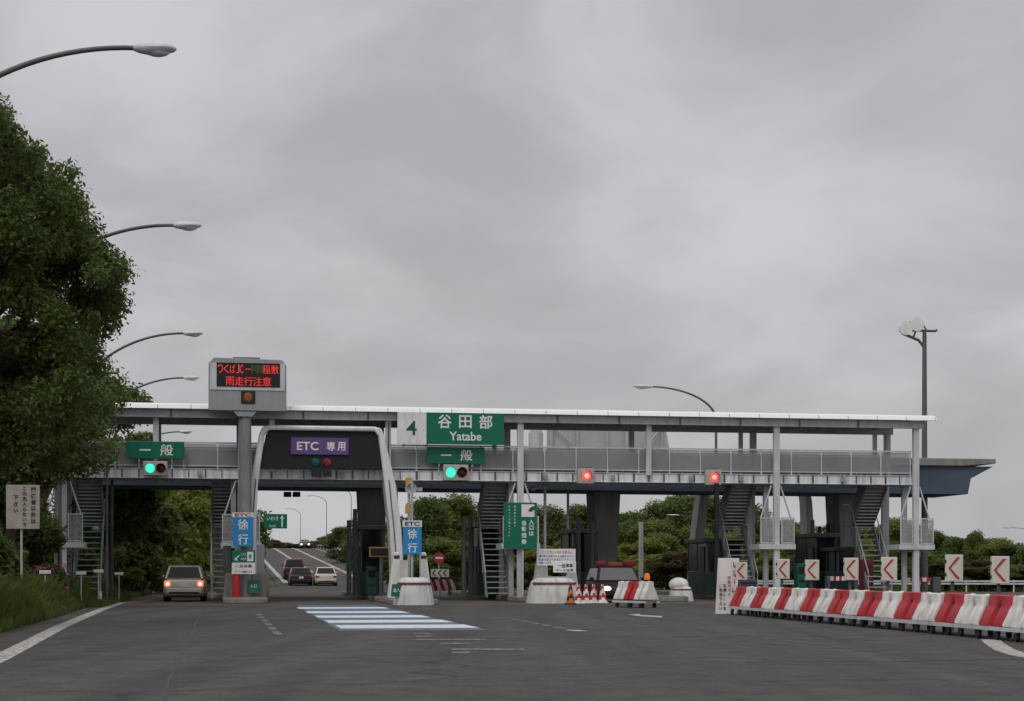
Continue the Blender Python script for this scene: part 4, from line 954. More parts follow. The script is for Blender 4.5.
# ================================================================== VEHICLES
def car(label, cat, u, v, rot, L, Wd, H, belt, paint, kind, lights, name='parked_car', z=0.0, slope=0.0):
    t = thing(name, label, cat, u, v, z, rot); t.rotation_euler.x = slope
    w2 = Wd / 2; yr, yf = -L / 2, L / 2
    hood = belt - (.08 if kind == 'sedan' else .06); trunk = belt - .02
    def sec(y, k, z0, z1): 
        w_ = w2 * k; return [(-w_ * .92, y, z0), (w_ * .92, y, z0), (w_, y, z0 + .15), (w_, y, z1 - .14), (w_ * .95, y, z1 - .04), (w_ * .82, y, z1), (-w_ * .82, y, z1), (-w_ * .95, y, z1 - .04), (-w_, y, z1 - .14), (-w_, y, z0 + .15)]
    body = MB().loft([sec(yr, .86, .38, trunk - .12), sec(yr + .08, .95, .26, trunk - .03), sec(yr + .4, 1, .2, trunk), sec(0, 1, .18, belt), sec(yf - 1.0, 1, .2, hood), sec(yf - .3, .96, .22, hood - .1), sec(yf - .06, .88, .28, hood - .22), sec(yf, .78, .36, hood - .32)]).build('body', paint, t)
    c = {'hatch': (yr + .1, yr + .42, yf - 1.75, yf - .95), 'sedan': (yr + .75, yr + 1.3, yf - 2.1, yf - 1.3), 'suv': (yr + .08, yr + .35, yf - 1.8, yf - 1.15)}[kind]
    b0, t0, t1, b1 = c; wb, wt = w2 * .93, w2 * .76; zb = belt - .03
    cb_ = [(-wb, b0, zb), (wb, b0, zb), (wb, b1, zb), (-wb, b1, zb)]; ct_ = [(-wt, t0, H - .04), (wt, t0, H - .04), (wt, t1, H - .04), (-wt, t1, H - .04)]
    cbn = MB().hexa(cb_, ct_); cbn.hexa(ct_, [(x * .93, y + (.12 if y < 0 else -.12), H) for x, y, z_ in ct_]); cbn.build('cabin', paint, t, bev=.03)
    MB().slab([cb_[0], cb_[1], ct_[1], ct_[0]], .012, .13).build('rear_window', glassd, t); MB().slab([cb_[2], cb_[3], ct_[3], ct_[2]], .012, .11).build('windscreen', glassw, t)
    MB().slab([cb_[1], cb_[2], ct_[2], ct_[1]], .012, .13).build('side_window', glassd, t); MB().slab([cb_[3], cb_[0], ct_[0], ct_[3]], .012, .13).build('side_window', glassd, t)
    for sx_ in (-1, 1):
        for y in (yr + .78, yf - .85):
            x = sx_ * (w2 - .09); wh = MB().cyl((x - .1, y, .3), (x + .1, y, .3), .3, n=20).build('wheel', rubber, t)
            MB().lathe([(.2, 0), (.19, sx_ * .01), (.05, sx_ * .02)], (x + sx_ * .101, y, .3), 14, 'x').build('rim', rim_m, wh)
        x = sx_ * w2 * .78
        if kind == 'sedan': q = (w2 * .17, belt - .30, belt - .15)
        else: q = (w2 * .15, belt - .34, belt - .1)
        tm = tail_on if 'tail' in lights else tail_m
        tl = MB().box(x - q[0], x + q[0], yr - .012, yr + .1, q[1], q[2]).build('tail_light', tm, t, bev=.03)
        if 'tail' in lights: MB().ell((x, yr - .02, (q[1] + q[2]) / 2 - .01), (.07, .02, .07)).build('bulb', tail_core, tl)
        hm = head_on if 'head' in lights else clear
        MB().ell((sx_ * w2 * .70, yf - .06, hood - .27), (.17, .12, .1)).build('headlight', hm, t)
        MB().ell((sx_ * (w2 + .1), b1 - .35, belt + .06), (.09, .06, .07)).build('wing_mirror', paint, t)
    MB().box(-w2 * .88, w2 * .88, yr - .05, yr + .12, .32, .56).build('rear_bumper', paint, t, bev=.05)
    MB().box(-w2 * .7, w2 * .7, yr - .056, yr - .052, .33, .40).build('bumper_insert', black, t)
    MB().box(-.17, .17, yr - .03, yr - .0, belt - .36, belt - .2).build('number_plate', plate, t) if kind != 'sedan' else MB().box(-.17, .17, yr - .075, yr - .055, .44, .56).build('number_plate', plate, t)
    MB().box(-w2 * .86, w2 * .86, yf - .08, yf + .05, .26, .5).build('front_bumper', paint, t, bev=.05)
    MB().box(-w2 * .45, w2 * .45, yf + .0, yf + .02, hood - .44, hood - .34).build('grille', black, t)
    MB().box(-w2 * .8, w2 * .8, yr + .25, yf - .3, .16, .3).build('underbody', black, t); return t
car('silver white hatchback with lit brake lights in the leftmost lane', 'car', *P(185.8, 70.4), R(-1.2), 3.7, 1.66, 1.47, .95, hatchp, 'hatch', ('tail',))
car('cream white sedan driving away under the ETC arch', 'car', *P(325, 133), R(-1), 4.4, 1.72, 1.45, .95, sedan, 'sedan', (), z=zg(-4, 63), slope=R(.8))
car('dark grey hatchback driving away left of the cream sedan', 'car', *P(300, 133), 0, 4.2, 1.72, 1.42, .95, darkcar, 'hatch', (), z=zg(-6, 63), slope=R(.8))
u_, v_ = P(293.5, 150); car('dark maroon tall car ahead of the dark grey hatchback', 'car', u_, v_, 0, 4.5, 1.78, 1.8, 1.15, maroon, 'suv', (), z=zg(u_, v_), slope=R(1.5))
u_, v_ = P(304.5, 292); car('oncoming dark car with lit headlights at the hill crest', 'car', u_, v_, R(180), 4.5, 1.75, 1.45, .95, darkcar, 'sedan', ('head',), z=zg(u_, v_) + .05)
u_, v_ = P(614.5, 68.0); pc = car('dark car with headlights lit and red boxes on its roof in the toll lane', 'car', u_, v_, R(176), 4.4, 1.85, 1.42, .88, blackcar, 'suv', ('head',))
rred = M('roof_box_red', (.20, .012, .018), .5, 0, .15)
MB().box(-.80, -.38, -.35, .3, 1.425, 1.66).build('roof_box', rred, pc, bev=.04); MB().box(-.30, .28, -.2, .2, 1.425, 1.58).build('roof_lamp_bar', M('dim_orange_red', (.26, .06, .03), .5, 0, .2), pc, bev=.03); MB().box(.36, .72, -.3, .2, 1.425, 1.64).build('roof_box', rred, pc, bev=.04)

# ================================================================== STREET LAMPS AND MASTS
def make_lamp(label, h, arm, side=1, rise=1.55, hs=1.0, name='street_lamp', group='curved-arm street lamps'):
    t = thing(name, label, 'street lamp', 0, 0, group=group)
    hb = h - rise - .05
    MB().tube([(0, 0, 0), (0, 0, .9), (0, 0, 1.0), (0, 0, hb)], [.11, .11, .085, .06], 12).build('post', steel_d, t)
    pts = [(side * arm * (1 - math.cos(a)), 0, hb + rise * math.sin(a)) for a in [math.pi / 2 * i / 30 for i in range(31)]]
    pts = [(0, 0, hb)] + pts[1:]
    MB().tube(pts, [.06 - .02 * i / 30 for i in range(31)], 10).build('arm', steel_d, t)
    x = side * arm; s = side
    hd = MB().loft([[(x + s * dx * hs, wy * math.cos(a), h - .05 + dz + hh * math.sin(a)) for a in [2 * math.pi * j / 12 for j in range(12)]] for dx, wy, hh, dz in ((-.12, .05, .05, 0), (.0, .1, .08, 0), (.3, .16, .11, -.0), (.6, .15, .085, .01), (.8, .08, .05, .015), (.86, .02, .02, .015))]).build('lamp_head', steel_l, t)
    MB().ell((x + s * .42 * hs, 0, h - .085), (.30 * hs, .125, .095)).build('lens', clear, hd); return t
lamp_l = make_lamp('x', 10.0, 4.5, 1, 4.2, .72)
lamp_r = make_lamp('street lamp rising behind the middle of the footbridge roof', 10.0, 3.3)
def lamp_at(px, py, Y, h=None, first=None, lb='', mirror=False, arm=3.3, z=0.0):
    hh = CH + (572 - py) / F * Y - z; s = hh / 10.0
    head_x = (px - 512) / F * Y; u_, v_ = UV(head_x, Y)
    return u_, v_, hh
L0 = True
for px, py, Y, lb in ((159, 48, 28.5, 'street lamp highest in the photo, reaching over the big tree'), (190, 225, 43, 'street lamp second highest, coming out of the tree edge'), (195, 333, 62.6, 'street lamp above and left of the message board, third highest'),
                      (193, 377.5, 76.7, 'street lamp just left of the message board cabinet'), (187, 431.5, 101, 'street lamp seen through the footbridge above the lane sign')):
    u_, v_, hh = lamp_at(px, py, Y); u_ -= 4.5 + .33
    if L0: o = lamp_l; place(o, u_, v_, 0); o['label'] = lb; L0 = False
    else: o = dup(lamp_l, u_, v_, 0, 0, lb)
    o.scale = (1, 1, hh / 9.97)
for px, py, Y, lb, z in ((641, 386, 82, 'street lamp rising behind the middle of the footbridge roof', 0), (287, 508.5, 380, 'farthest small street lamp on the ramp under the ETC arch', 5), (309, 495.5, 292, 'middle street lamp on the ramp under the ETC arch', 5.6),
                         (331, 487, 253, 'nearest street lamp on the ramp under the ETC arch', 4.6), (1006, 527.5, 190, 'distant street lamp over the trees by the last chevron sign', 0), (672, 515, 130, 'small street lamp among trees behind the green booth', 0)):
    u_, v_, hh = lamp_at(px, py, Y, z=z); u_ += 3.75 if px not in (287, 309, 331) else 3.0
    if px == 641: o = lamp_r; place(o, u_, v_, z, math.pi)
    else: o = dup(lamp_r, u_, v_, z, math.pi, lb)
    o.scale = (1 if px not in (287, 309, 331) else .8, 1, hh / 9.97)
ft = thing('floodlight_mast', 'tall steel floodlight mast rising behind the open bridge end', 'floodlight mast', *P(924.5, 80), 0)
hz = CH + (572 - 335) * 80 / F
MB().tube([(0, 0, 0), (0, 0, hz)], [.17, .10], 12).build('mast', M('mast_steel', (.12, .12, .12), .6, .2, .1), ft)
mb = MB().tube([(-1.1, 0, hz + .05), (-.3, 0, hz - .25), (0, 0, hz - .6)], .07, 8); mb.tube([(-.9, 0, hz + .2), (.55, 0, hz + .2), (.62, 0, hz + .26)], .06, 8); mb.tube([(-.55, 0, hz - .1), (-.15, .1, hz + .75), (.1, 0, hz + .2)], .05, 8); mb.tube([(-.95, 0, hz + .1), (-.7, 0, hz + .6)], .05, 8); mb.tube([(0, 0, hz - .1), (.0, 0, hz + .25)], .1, 8)
mb.build('lamp_rack', steel_d, ft)
for x, z_ in ((-.98, .28), (-.42, .46)):
    MB().lathe([(.12, .28), (.25, .18), (.33, -.05), (.33, -.12), (.04, -.14)], (x, -.05, hz + z_), 18, 'y').build('floodlight', whitep, ft)
# dark poles and small green signal by the verge trees
t = pole('signal_pole', 'slender dark pole carrying small green lamp before the trees', 'pole', *P(107, 66), 5.4, .05, steel_d)
MB().ell((-.42, -.05, CH + (572 - 529) * 66 / F), (.14, .1, .1)).build('green_lamp', M('green_glass', (.10, .32, .22), .3), t); MB().tube([(0, 0, 2.85), (-.4, 0, 2.85)], .02, 6).build('arm', steel_d, t)
pole('utility_pole', 'plain dark pole standing close to the slender signal pole', 'pole', *P(112, 67.5), 5.6, .07, brown)
pole('utility_pole', 'short grey pole in the trees left of the silver hatchback', 'pole', *P(142, 110), 2.8, .09, steel)

# road sign beyond the gate
t = thing('direction_sign', 'green road sign with white arrow seen right of the concrete block', 'sign', *P(275.5, 96), 0); k = 96 / F; z0, z1 = CH + (572 - 528.5) * k, CH + (572 - 514) * k; hw = 11.5 * k
MB().box(-hw, hw, -.03, .03, z0, z1).build('panel', greenp, t, bev=.008)
mb = MB(); mb.text('いわき', -.16, z1 - .25, .64, .24, -.032, bold=.01); mb.text('Iwaki', -.16, z0 + .15, .36, .13, -.032, bold=.01)
mb.prism([(.33, z0 + .08), (.41, z0 + .08), (.41, z1 - .27), (.49, z1 - .27), (.37, z1 - .06), (.25, z1 - .27), (.33, z1 - .27)], -.037, -.031, 'y'); mb.build('lettering', lettw, t, smooth=False)
MB().tube([(-.4, .05, (z0 + z1) / 2), (-.95, .05, (z0 + z1) / 2)], .03, 8).build('arm', steel, t); MB().cyl((-.95, .05, 0), (-.95, .05, z1 + .1), .06).build('pole', steel, t)

# guard rails
def guard_rail(label, pts, group='steel guard rails'):
    t = thing('guard_rail', label, 'guard rail', *pts[0], 0, -TH, group); ox, oy = W(*pts[0]); V = [(W(*p)[0] - ox, W(*p)[1] - oy, zg(*p)) for p in pts]
    o = MB()
    for i in range(len(V) - 1):
        a, b = Vector(V[i]), Vector(V[i + 1]); n = Vector((-(b - a).y, (b - a).x, 0)).normalized() * .03
        for z0, z1 in ((.45, .55), (.6, .7)): o.hexa([a - n + Vector((0, 0, z0)), b - n + Vector((0, 0, z0)), b + n + Vector((0, 0, z0)), a + n + Vector((0, 0, z0))], [a - n + Vector((0, 0, z1)), b - n + Vector((0, 0, z1)), b + n + Vector((0, 0, z1)), a + n + Vector((0, 0, z1))])
    o.build('beam', steel_l, t, smooth=False)
    for i in range(len(V)): MB().cyl((V[i][0], V[i][1] + .06, V[i][2] - .1), (V[i][0], V[i][1] + .06, V[i][2] + .72), .05, n=8).build('post', steel_l, t)
guard_rail('pale guard rail beside the grass behind the dark car', [(22 - i * 1.25, 37.2 + i * 2.4) for i in range(10)])
guard_rail('pale guard rail beyond the chevron signs below the trees', [(40 - i * 2.6, 24 + i * .9) for i in range(9)])
guard_rail('pale guard rail beyond the silver hatchback in the leftmost lane', [(-16.5 + i * 1.0, 30 + i * 5.5) for i in range(9)])
guard_rail('long guard rail on the right side of the ramp', [(5.6, 95 + i * 8) for i in range(19)])
# low noise wall on the ramp
t = thing('noise_wall', 'low grey wall beside the ramp crest under the ETC arch', 'wall', 9.5, 185, 0)
MB().prism([(0, zg(9, 185) - .3), (70, zg(9, 255) - .3), (70, zg(9, 255) + 1.9), (0, zg(9, 185) + 1.6)], -.15, .15, 'x').build('panel', conc_d, t)
mb = MB()
for i in range(0, 71, 5): mb.box(-.2, -.155, i - .08, i + .08, zg(9, 185 + i) - .2, zg(9, 185 + i) + 1.95)
mb.build('post', steel_d, t)

# ================================================================== VERGE: BOARD, MARKERS, SHRUBS, GRASS
t = thing('warning_board', 'weathered board of vertical black lettering on thin post among trees', 'sign board', *P(23, 50), 0); k = 50 / F
hw = 16.2 * k; z0, z1 = CH + (572 - 529) * k, CH + (572 - 485) * k
MB().box(-hw, hw, -.03, .02, z0, z1).build('panel', oldboard, t, bev=.01)
letters([('vtext', '関係者以外は', .30, z1 - .06, .15, .185, -.032), ('vtext', 'この先入らないで', .05, z1 - .04, .13, .152, -.032), ('vtext', '下さい', -.2, z1 - .3, .15, .19, -.032)], 'lettering', lettk, t, bold=.03)
MB().cyl((-.05, .05, 0), (-.05, .05, z1 - .1), .035).build('post', steel, t)
for px, py, Y, lb in ((45, 572, 52, 'white-topped marker post nearest the old board in the tall grass'), (81, 573, 58, 'white-topped marker post second along the grass verge'), (98.5, 571, 61, 'white-topped marker post close to the dark poles'), (119, 573.5, 68, 'white-topped marker post farthest along the verge')):
    t = thing('marker_post', lb, 'marker post', *P(px, Y), 0, group='white-topped marker posts on the verge'); z_ = CH + (572 - py) / F * Y
    MB().cyl((0, 0, 0), (0, 0, z_ - .06), .025, n=8).build('post', steel, t); MB().box(-.17, .17, -.05, .05, z_ - .06, z_ + .05).build('plate', whitep, t, bev=.01)
t = thing('roadside_box', 'small white box half out of view in the verge grass', 'box', *P(-1, 46), 0); MB().box(-.12, .15, -.1, .1, .25, .72).build('box', creamp, t, bev=.02); MB().box(-.03, .03, -.03, .03, 0, .25).build('stake', steel, t)
t = thing('delineator', 'short pale delineator post at the pavement edge under the dark poles', 'delineator', *P(100.5, 62.5), 0); MB().cyl((0, 0, 0), (0, 0, .5), .05, .045, 10).build('post', creamp, t); MB().cyl((0, 0, .33), (0, 0, .4), .052, n=10).build('reflector', lettw, t)
# raised verge edge
pts = [(-15.9 - .4, v) for v in range(-70, -8, 4)]

def leaf_cloud(name, centres, radii, n, size, mat, parent, seed, squash=.8, shell=.5):
    r = np.random.default_rng(seed); C = np.array(centres, float); Rr = np.array(radii, float); p = Rr ** 2 / np.sum(Rr ** 2)
    k = r.choice(len(C), n, p=p); d = r.normal(size=(n, 3)); d /= np.linalg.norm(d, axis=1)[:, None]
    rad = Rr[k] * (shell + (1 - shell) * np.sqrt(r.random(n))) * (1 + .25 * r.normal(size=n) * .5)
    pos = C[k] + d * rad[:, None] * np.array([1, 1, squash])
    nrm = d * .6 + r.normal(size=(n, 3)) * .6 + np.array([0, 0, .5]); nrm /= np.linalg.norm(nrm, axis=1)[:, None]
    a = np.cross(nrm, r.normal(size=(n, 3))); a /= np.linalg.norm(a, axis=1)[:, None]; b = np.cross(nrm, a)
    s = size * (.6 + .8 * r.random(n))[:, None]
    V = np.stack([pos - a * s, pos - b * s * .5 + nrm * s * .12, pos + a * s, pos + b * s * .5 + nrm * s * .12], 1).reshape(-1, 3)
    me = bpy.data.meshes.new(name); me.vertices.add(4 * n); me.vertices.foreach_set('co', V.ravel())
    me.loops.add(4 * n); me.loops.foreach_set('vertex_index', np.arange(4 * n)); me.polygons.add(n); me.polygons.foreach_set('loop_start', np.arange(0, 4 * n, 4))
    me.materials.append(mat); me.update(calc_edges=True); me.validate()
    o = bpy.data.objects.new(name, me); COL.objects.link(o); o.parent = parent; return o
def trunk(parent, h, r, centres, seed, nl=9):
    q = random.Random(seed); mb = MB(); bend = [(q.uniform(-.15, .15) * i, q.uniform(-.15, .15) * i, h * i / 5) for i in range(6)]
    mb.tube(bend, [r * (1 - .13 * i) * (1.25 if i == 0 else 1) for i in range(6)], 10)
    for c in q.sample(list(centres), min(nl, len(centres))):
        i = q.randint(2, 4); s = Vector(bend[i]); e = Vector(c); m = s.lerp(e, .5) + Vector((q.uniform(-.3, .3), q.uniform(-.3, .3), .25))
        mb.tube([s, m, e], [r * .42, r * .25, r * .08], 7)
    return mb.build('trunk', brown, parent)
def tree(label, u, v, h, cr, z=0.0, n=9000, size=.16, mat=None, seed=1, low=.25, nc=26, group=None, scale_x=1.0, cat='tree', name='broadleaf_tree'):
    t = thing(name, label, cat, u, v, z, 0, group); q = random.Random(seed); cs = []; rs = []
    for i in range(nc):
        f = q.random(); zz_ = h * (low + (1 - low) * f * .92); prof = math.sin(math.pi * (.12 + .80 * f)) ** .7; a = q.uniform(0, 2 * math.pi); rr = cr * prof * math.sqrt(q.uniform(.12, 1)) * (.72 + .28 * math.sin(2 * a + seed) + .15 * math.sin(5 * a + 3 * f * 6 + seed))
        cs.append((rr * math.cos(a) * scale_x, rr * math.sin(a), zz_)); rs.append(cr * q.choice((q.uniform(.13, .22), q.uniform(.2, .34), q.uniform(.3, .44))))
    trunk(t, h * .62, max(.07, h * .022), cs, seed); leaf_cloud('crown', cs, rs, n, size, mat or leaf_mid, t, seed); return t
# big roadside tree, its crown fitted to a real overhanging shape
Yt = 37.0; tu, tv = P(-40, Yt); bt = thing('roadside_tree', 'biggest dark green tree towering over the verge beside the highest lamp', 'tree', tu, tv, 0, 0, 'broadleaf trees along the verge')
edge = [(100, 5), (130, 12), (142, 26), (165, 46), (178, 84), (200, 88), (225, 100), (262, 120), (290, 134), (312, 122), (335, 112), (362, 108), (392, 108), (415, 105), (435, 95), (458, 68), (478, 35)]
def edge_x(py):
    for (a, x), (b, y) in zip(edge, edge[1:]):
        if a <= py <= b: return x + (y - x) * (py - a) / (b - a)
    return 0
q = random.Random(11); cs = []; rs = []; k = Yt / F
for i in range(330):
    py = q.uniform(116, 456); ex = edge_x(py) + 4 + 9 * math.sin(py * .11) * math.sin(py * .043); rr = q.uniform(8, 24) if i < 150 else q.uniform(22, 40)
    half = (ex + 42) ; px_ = (ex - rr * .9 - abs(q.gauss(0, 1)) * half * .28) if i < 150 else q.uniform(-42 - half, ex - rr)
    if i >= 70 and i < 150 and q.random() < .5: px_ = -80 - px_ - 4
    zz_ = CH + (572 - py) * k; xx = (px_ + 40) * k; mx_ = math.sqrt(max(0, 1 - (xx / (half * k + .3)) ** 2)) * 3.4
    yy = q.uniform(-1, 1) * mx_; cs.append((xx * CT + 0 * yy, yy - xx * ST, zz_)); rs.append(rr * k)
trunk(bt, 7.5, .26, cs, 3, 60)
leaf_cloud('crown', cs, rs, 215000, .058, leaf_deep, bt, 5, .85, .25)
tree('dark green tree behind the biggest one, over the second marker post', *P(14, 56), 9.6, 3.3, 0, 48000, .085, leaf_deep, 21, .45, 46, 'broadleaf trees along the verge')
tree('dark green tree reaching towards the third lamp, beside the footbridge end', *P(38, 64.0), 9.7, 3.0, 0, 46000, .085, leaf_deep, 22, .62, 46, 'broadleaf trees along the verge')
tree('dark green tree peeking above the footbridge roof by the fourth lamp', *P(106, 82), 10.3, 3.2, 0, 30000, .11, leaf_deep, 23, .3, 30, 'broadleaf trees along the verge')
# understorey along the verge
for i, (px, Y, h, cr, lb, m) in enumerate(((-35, 50, 3.4, 2.0, 'dark shrub behind the old lettered board', leaf_deep), (20, 62, 3.6, 2.0, 'dark shrub under the trees, left of the first staircase', leaf_deep), (62, 76, 4.0, 1.8, 'dark shrub behind the first staircase', leaf_deep), (-10, 58, 4.2, 2.2, 'tall dark shrub at the photo edge under the trees', leaf_deep), (36, 70, 5.2, 2.2, 'tall dark shrub filling the gap under the tree crowns', leaf_deep))):
    tree(lb, *P(px, Y), h, cr, 0, 7000, .12, m, 40 + i, .12, 18, 'shrubs under the verge trees', cat='shrub', name='shrub')
az = tree('pink flowering shrub in the grass behind the old board post', *P(52, 57), 1.5, .8, 0, 2500, .08, leaf_deep, 60, .15, 12, None, cat='shrub', name='azalea_shrub')
q = random.Random(3); leaf_cloud('blossom', [(q.uniform(-.7, .7), q.uniform(-.6, -.1), q.uniform(.5, 1.45)) for _ in range(14)], [.12] * 14, 420, .05, pink, az, 61)
# woods behind the gate on the left
for i, (px, Y, h, cr, m, lb) in enumerate(((112, 100, 9.6, 3.2, leaf_deep, 'dark tree behind the footbridge over the lane sign'), (140, 97, 9.4, 3.0, leaf_mid, 'green tree behind the leftmost green-lit signal'), (166, 112, 8.0, 3.0, leaf_lime, 'green tree straight above the silver hatchback'),
                                    (192, 122, 8.4, 3.2, leaf_lime, 'fresh green tree between hatchback and message board post'), (214, 128, 8.0, 2.8, leaf_mid, 'green tree just left of the message board post'), (90, 92, 7.5, 2.6, leaf_deep, 'dark tree behind the dark poles'), (128, 88, 6.0, 2.2, leaf_deep, 'small dark tree in front of the left woods'), (238, 150, 8.0, 3.0, leaf_mid, 'green tree hidden behind the message board post'))):
    tree(lb, *P(px, Y), h, cr, 0, 11000, .17, m, 70 + i, .10, 30, 'trees behind the footbridge at the verge')
for i, (px, Y) in enumerate(((150, 100), (175, 104), (200, 112), (132, 90), (118, 84))):
    tree(('low bush left of the silver hatchback roof', 'low bush behind the silver hatchback', 'low bush right of the silver hatchback roof', 'low bush beyond the verge grass', 'low bush behind the last marker post')[i], *P(px, Y), 2.0, 1.5, 0, 3200, .12, leaf_lime, 90 + i, .1, 12, 'bushes beyond the leftmost lane', cat='shrub', name='shrub')
# trees behind the gate on the right
kinds = {}
def bg_tree(kind, label, px, Y, top, wpx):
    u_, v_ = P(px, Y); z = zg(u_, v_); h = CH + (572 - top) / F * Y - z + .1; cr = wpx / 2 * Y / F * 1.3
    if kind not in kinds:
        m, sd, low = {'deep': (leaf_deep, 201, .12), 'mid': (leaf_mid, 202, .08), 'lime': (leaf_lime, 203, .05), 'brown': (leaf_brown, 204, .05), 'deep_broad': (leaf_deep, 205, .1), 'mid_loose': (leaf_mid, 206, .15)}[kind]; nc_ = {'deep': 46, 'mid': 38, 'lime': 30, 'brown': 26, 'deep_broad': 60, 'mid_loose': 24}[kind]
        kinds[kind] = tree(label, u_, v_, 8.0, 3.2, z, 15000, .15, m, sd, low, nc_, 'trees and bushes beyond the toll gate'); o = kinds[kind]
    else: o = dup(kinds[kind], u_, v_, z, rng.uniform(0, 6.28), label)
    o.scale = (cr / 3.0, cr / 3.0, h / 8.0); return o
for a in (('deep', 'tall dark tree behind the ETC slow sign', 425, 120, 500, 60), ('mid', 'tall green tree under the Yatabe sign', 458, 126, 497, 58), ('deep_broad', 'dark tree behind the pale-roofed booth', 480, 140, 512, 50), ('mid_loose', 'green tree left of the tall green sign', 400, 135, 520, 40),
          ('mid', 'green tree behind the ETC lane pier', 368, 175, 517, 40), ('deep_broad', 'dark tree at the right edge of the ramp', 345, 200, 528, 30),
          ('deep', 'dark tree right of the tall green sign', 545, 135, 508, 46), ('deep_broad', 'dark tree behind the thin pole near the pier', 582, 140, 507, 50), ('lime', 'fresh green bush behind the notice board', 552, 118, 541, 44), ('mid', 'green bush behind the striped cones', 578, 125, 552, 40),
          ('deep_broad', 'dark tree just right of the middle pier', 636, 150, 513, 50), ('deep', 'dark tree on the skyline left of the plain arch', 664, 150, 503, 52), ('mid_loose', 'tall dark tree behind the plain arch leg', 692, 155, 495, 58), ('deep', 'dark tree behind the tall black pole', 722, 150, 499, 50), ('deep_broad', 'dark tree behind the staircase by the tall white sign', 752, 148, 508, 48),
          ('lime', 'fresh green bush behind the dark car roof', 636, 118, 540, 50), ('mid', 'green bush beyond the small white bollard', 662, 122, 535, 46), ('brown', 'brownish bush beyond the guard rail by the beacon', 678, 112, 552, 40), ('lime', 'fresh green bush behind the green booth', 735, 125, 530, 54), ('mid_loose', 'green bush on the bank left of the green booth', 698, 128, 528, 44),
          ('mid', 'green bush below the mesh platform of the third chevron', 775, 128, 540, 46), ('brown', 'brownish bush by the slim green ticket machine', 793, 112, 556, 36), ('mid_loose', 'green tree behind the dark posts', 822, 140, 534, 44), ('lime', 'yellowish tree between pier and end column', 882, 120, 520, 46), ('mid', 'green tree left of the concrete pier', 862, 128, 528, 36),
          ('deep', 'dark pointed tree right of the end column', 938, 150, 533, 30), ('deep_broad', 'dark tree behind the sixth chevron sign', 958, 140, 540, 36), ('mid', 'rounded dark tree between the last two chevron signs', 975, 135, 533, 24), ('lime', 'fresh green tree left of the last chevron sign', 996, 130, 540, 34), ('deep', 'dark tree behind the last chevron sign', 1014, 128, 545, 40), ('mid_loose', 'green bush at the photo edge behind the barrier row', 1032, 122, 548, 40),
          ('mid', 'green bush right of the end column', 915, 118, 548, 40), ('brown', 'brownish bush between the last two chevron signs', 985, 112, 560, 44), ('deep_broad', 'low dark bush behind the barrier gate cabinet', 940, 112, 556, 50), ('mid_loose', 'low bush behind the last barrier blocks', 1010, 110, 566, 60),
          ('mid', 'low bush under the Yatabe lane trees', 440, 112, 540, 56), ('deep', 'low dark bush left of the ticket sign staircase', 480, 112, 548, 40), ('mid_loose', 'low bush between the ETC pier and slow sign', 395, 118, 552, 40)):
    bg_tree(*a)
for i, (k_, px, Y, top, wd) in enumerate((('mid', 520, 150, 512, 50), ('deep_broad', 600, 165, 514, 60), ('mid', 565, 150, 516, 50), ('lime', 610, 122, 548, 44), ('mid_loose', 650, 140, 522, 50), ('mid', 676, 160, 502, 50), ('mid', 708, 160, 500, 50), ('deep', 738, 165, 504, 46),
                     ('mid', 790, 165, 522, 60), ('deep_broad', 840, 170, 526, 60), ('mid', 900, 170, 524, 60), ('deep_broad', 950, 175, 538, 60), ('mid', 990, 175, 540, 60), ('lime', 650, 114, 556, 44), ('mid', 715, 116, 552, 50), ('lime', 760, 116, 556, 44), ('mid', 850, 116, 552, 50), ('lime', 525, 115, 552, 40), ('mid', 418, 118, 548, 44), ('deep', 438, 150, 502, 50))):
    bg_tree(k_, 'tree in the green belt behind ' + ('the tall green ticket sign', 'the middle concrete pier', 'the thin pole by the notice board', 'the dark car, low and bright', 'the thick grey pole', 'the bollard with domed top, on the skyline', 'the plain arch leg, on the skyline', 'the red-lit signal pole, on the skyline', 'the second chevron sign', 'the dark lane posts', 'the end column, half hidden', 'the barrier gate cabinet, farther off', 'the last two chevron signs, farther off', 'the guard rail by the beacon, low and bright', 'the green booth, low', 'the staircase near the tall white sign, low and bright', 'the fourth chevron sign, low', 'the notice board, low and bright', 'the ETC slow sign, low', 'the no-entry sign, tall')[i], px, Y, top, wd)
for i, (px, top) in enumerate(((262, 538), (272, 540), (284, 543), (296, 544), (318, 541), (326, 538), (334, 534), (345, 530))):
    bg_tree(('deep', 'brown', 'deep_broad', 'brown', 'mid', 'deep', 'deep_broad', 'mid')[i], ('dark bush at the crest next to the concrete block', 'brownish bush at the crest under the green road sign', 'dark bush at the crest under the farthest ramp lamp', 'brownish bush beside the oncoming car', 'green bush at the crest under the middle ramp lamp', 'dark tree at the crest between ramp lamps', 'dark tree at the crest by the nearest ramp lamp', 'green tree at the crest beside the ETC booth')[i], px, 330 + 12 * (i % 3), top, 22)
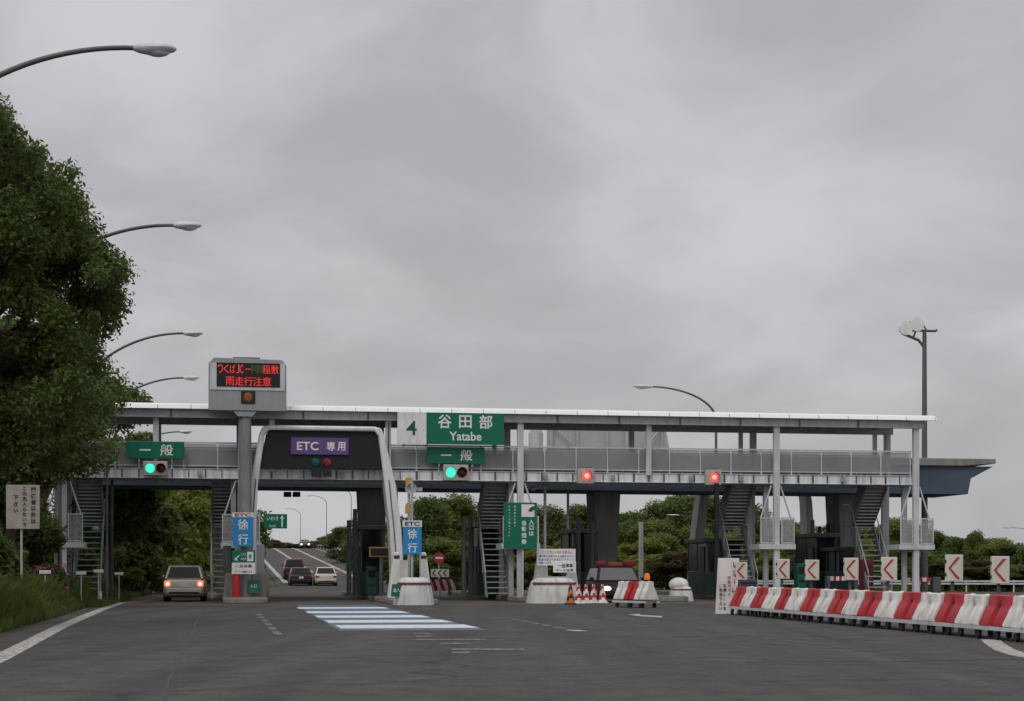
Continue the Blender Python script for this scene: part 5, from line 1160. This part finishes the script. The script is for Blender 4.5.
# grass on the verge and beyond the gate
def grass(name, label, regions, n, hmin, hmax, mats, seed):
    r = np.random.default_rng(seed); tot = sum(x[4] for x in regions); P0 = []
    for (ua, ub, va, vb, wt) in regions:
        m = int(n * wt / tot); uu = r.uniform(0, 1, m) ** .8 * (ub - ua) + ua; vv = r.uniform(va, vb, m); P0.append(np.stack([uu, vv], 1))
    P0 = np.concatenate(P0); n = len(P0); cl = np.sin(P0[:, 0] * 2.3 + 1.1 * np.sin(P0[:, 1] * .9)) * np.cos(P0[:, 1] * 1.3 + P0[:, 0]) * .5 + .5
    edgef = np.clip((-16.1 - P0[:, 0]) / 1.3, .3, 1) if seed == 1 else np.ones(n)
    h = (hmin + (hmax - hmin) * (r.random(n) * .5 + cl * .5)) * edgef
    z = np.array([zg(a, b) for a, b in P0]) - .06; x = P0[:, 0] * CT - P0[:, 1] * ST; y = Y0 + P0[:, 0] * ST + P0[:, 1] * CT
    an = r.uniform(0, 6.28, n); wd = .012 + .012 * r.random(n); dx, dy = np.cos(an) * wd, np.sin(an) * wd; lx, ly = r.normal(0, .22, n) * h, r.normal(0, .22, n) * h
    V = np.stack([np.stack([x - dx, y - dy, z], 1), np.stack([x + dx, y + dy, z], 1), np.stack([x + dx * .7 + lx * .4, y + dy * .7 + ly * .4, z + h * .6], 1), np.stack([x + lx, y + ly, z + h], 1)], 1).reshape(-1, 3)
    me = bpy.data.meshes.new(name); me.vertices.add(4 * n); me.vertices.foreach_set('co', V.ravel()); me.loops.add(4 * n); me.loops.foreach_set('vertex_index', np.arange(4 * n))
    me.polygons.add(n); me.polygons.foreach_set('loop_start', np.arange(0, 4 * n, 4)); 
    for m in mats: me.materials.append(m)
    me.polygons.foreach_set('material_index', (r.random(n) < .14).astype(int)); me.update(calc_edges=True)
    o = bpy.data.objects.new(name, me); COL.objects.link(o); return stuff(o, 'grass', label)
grass('verge_grass', 'tall green grass growing along the verge under the trees', [(-16.3, -18.5, -52, -8, 6), (-18.5, -25, -50, 0, 6), (-15.7, -20.5, -10, 30, 7)], 170000, .45, 1.3, [grassm, grass_dry], 1)
grass('far_grass', 'green grass bank beyond the toll gate', [(8, 40, 62, 75, 2), (20, 44, 34, 60, 3), (6, 30, 60, 120, 3), (-20, -9, 40, 90, 2)], 30000, .2, .7, [grassm, grass_dry], 2)
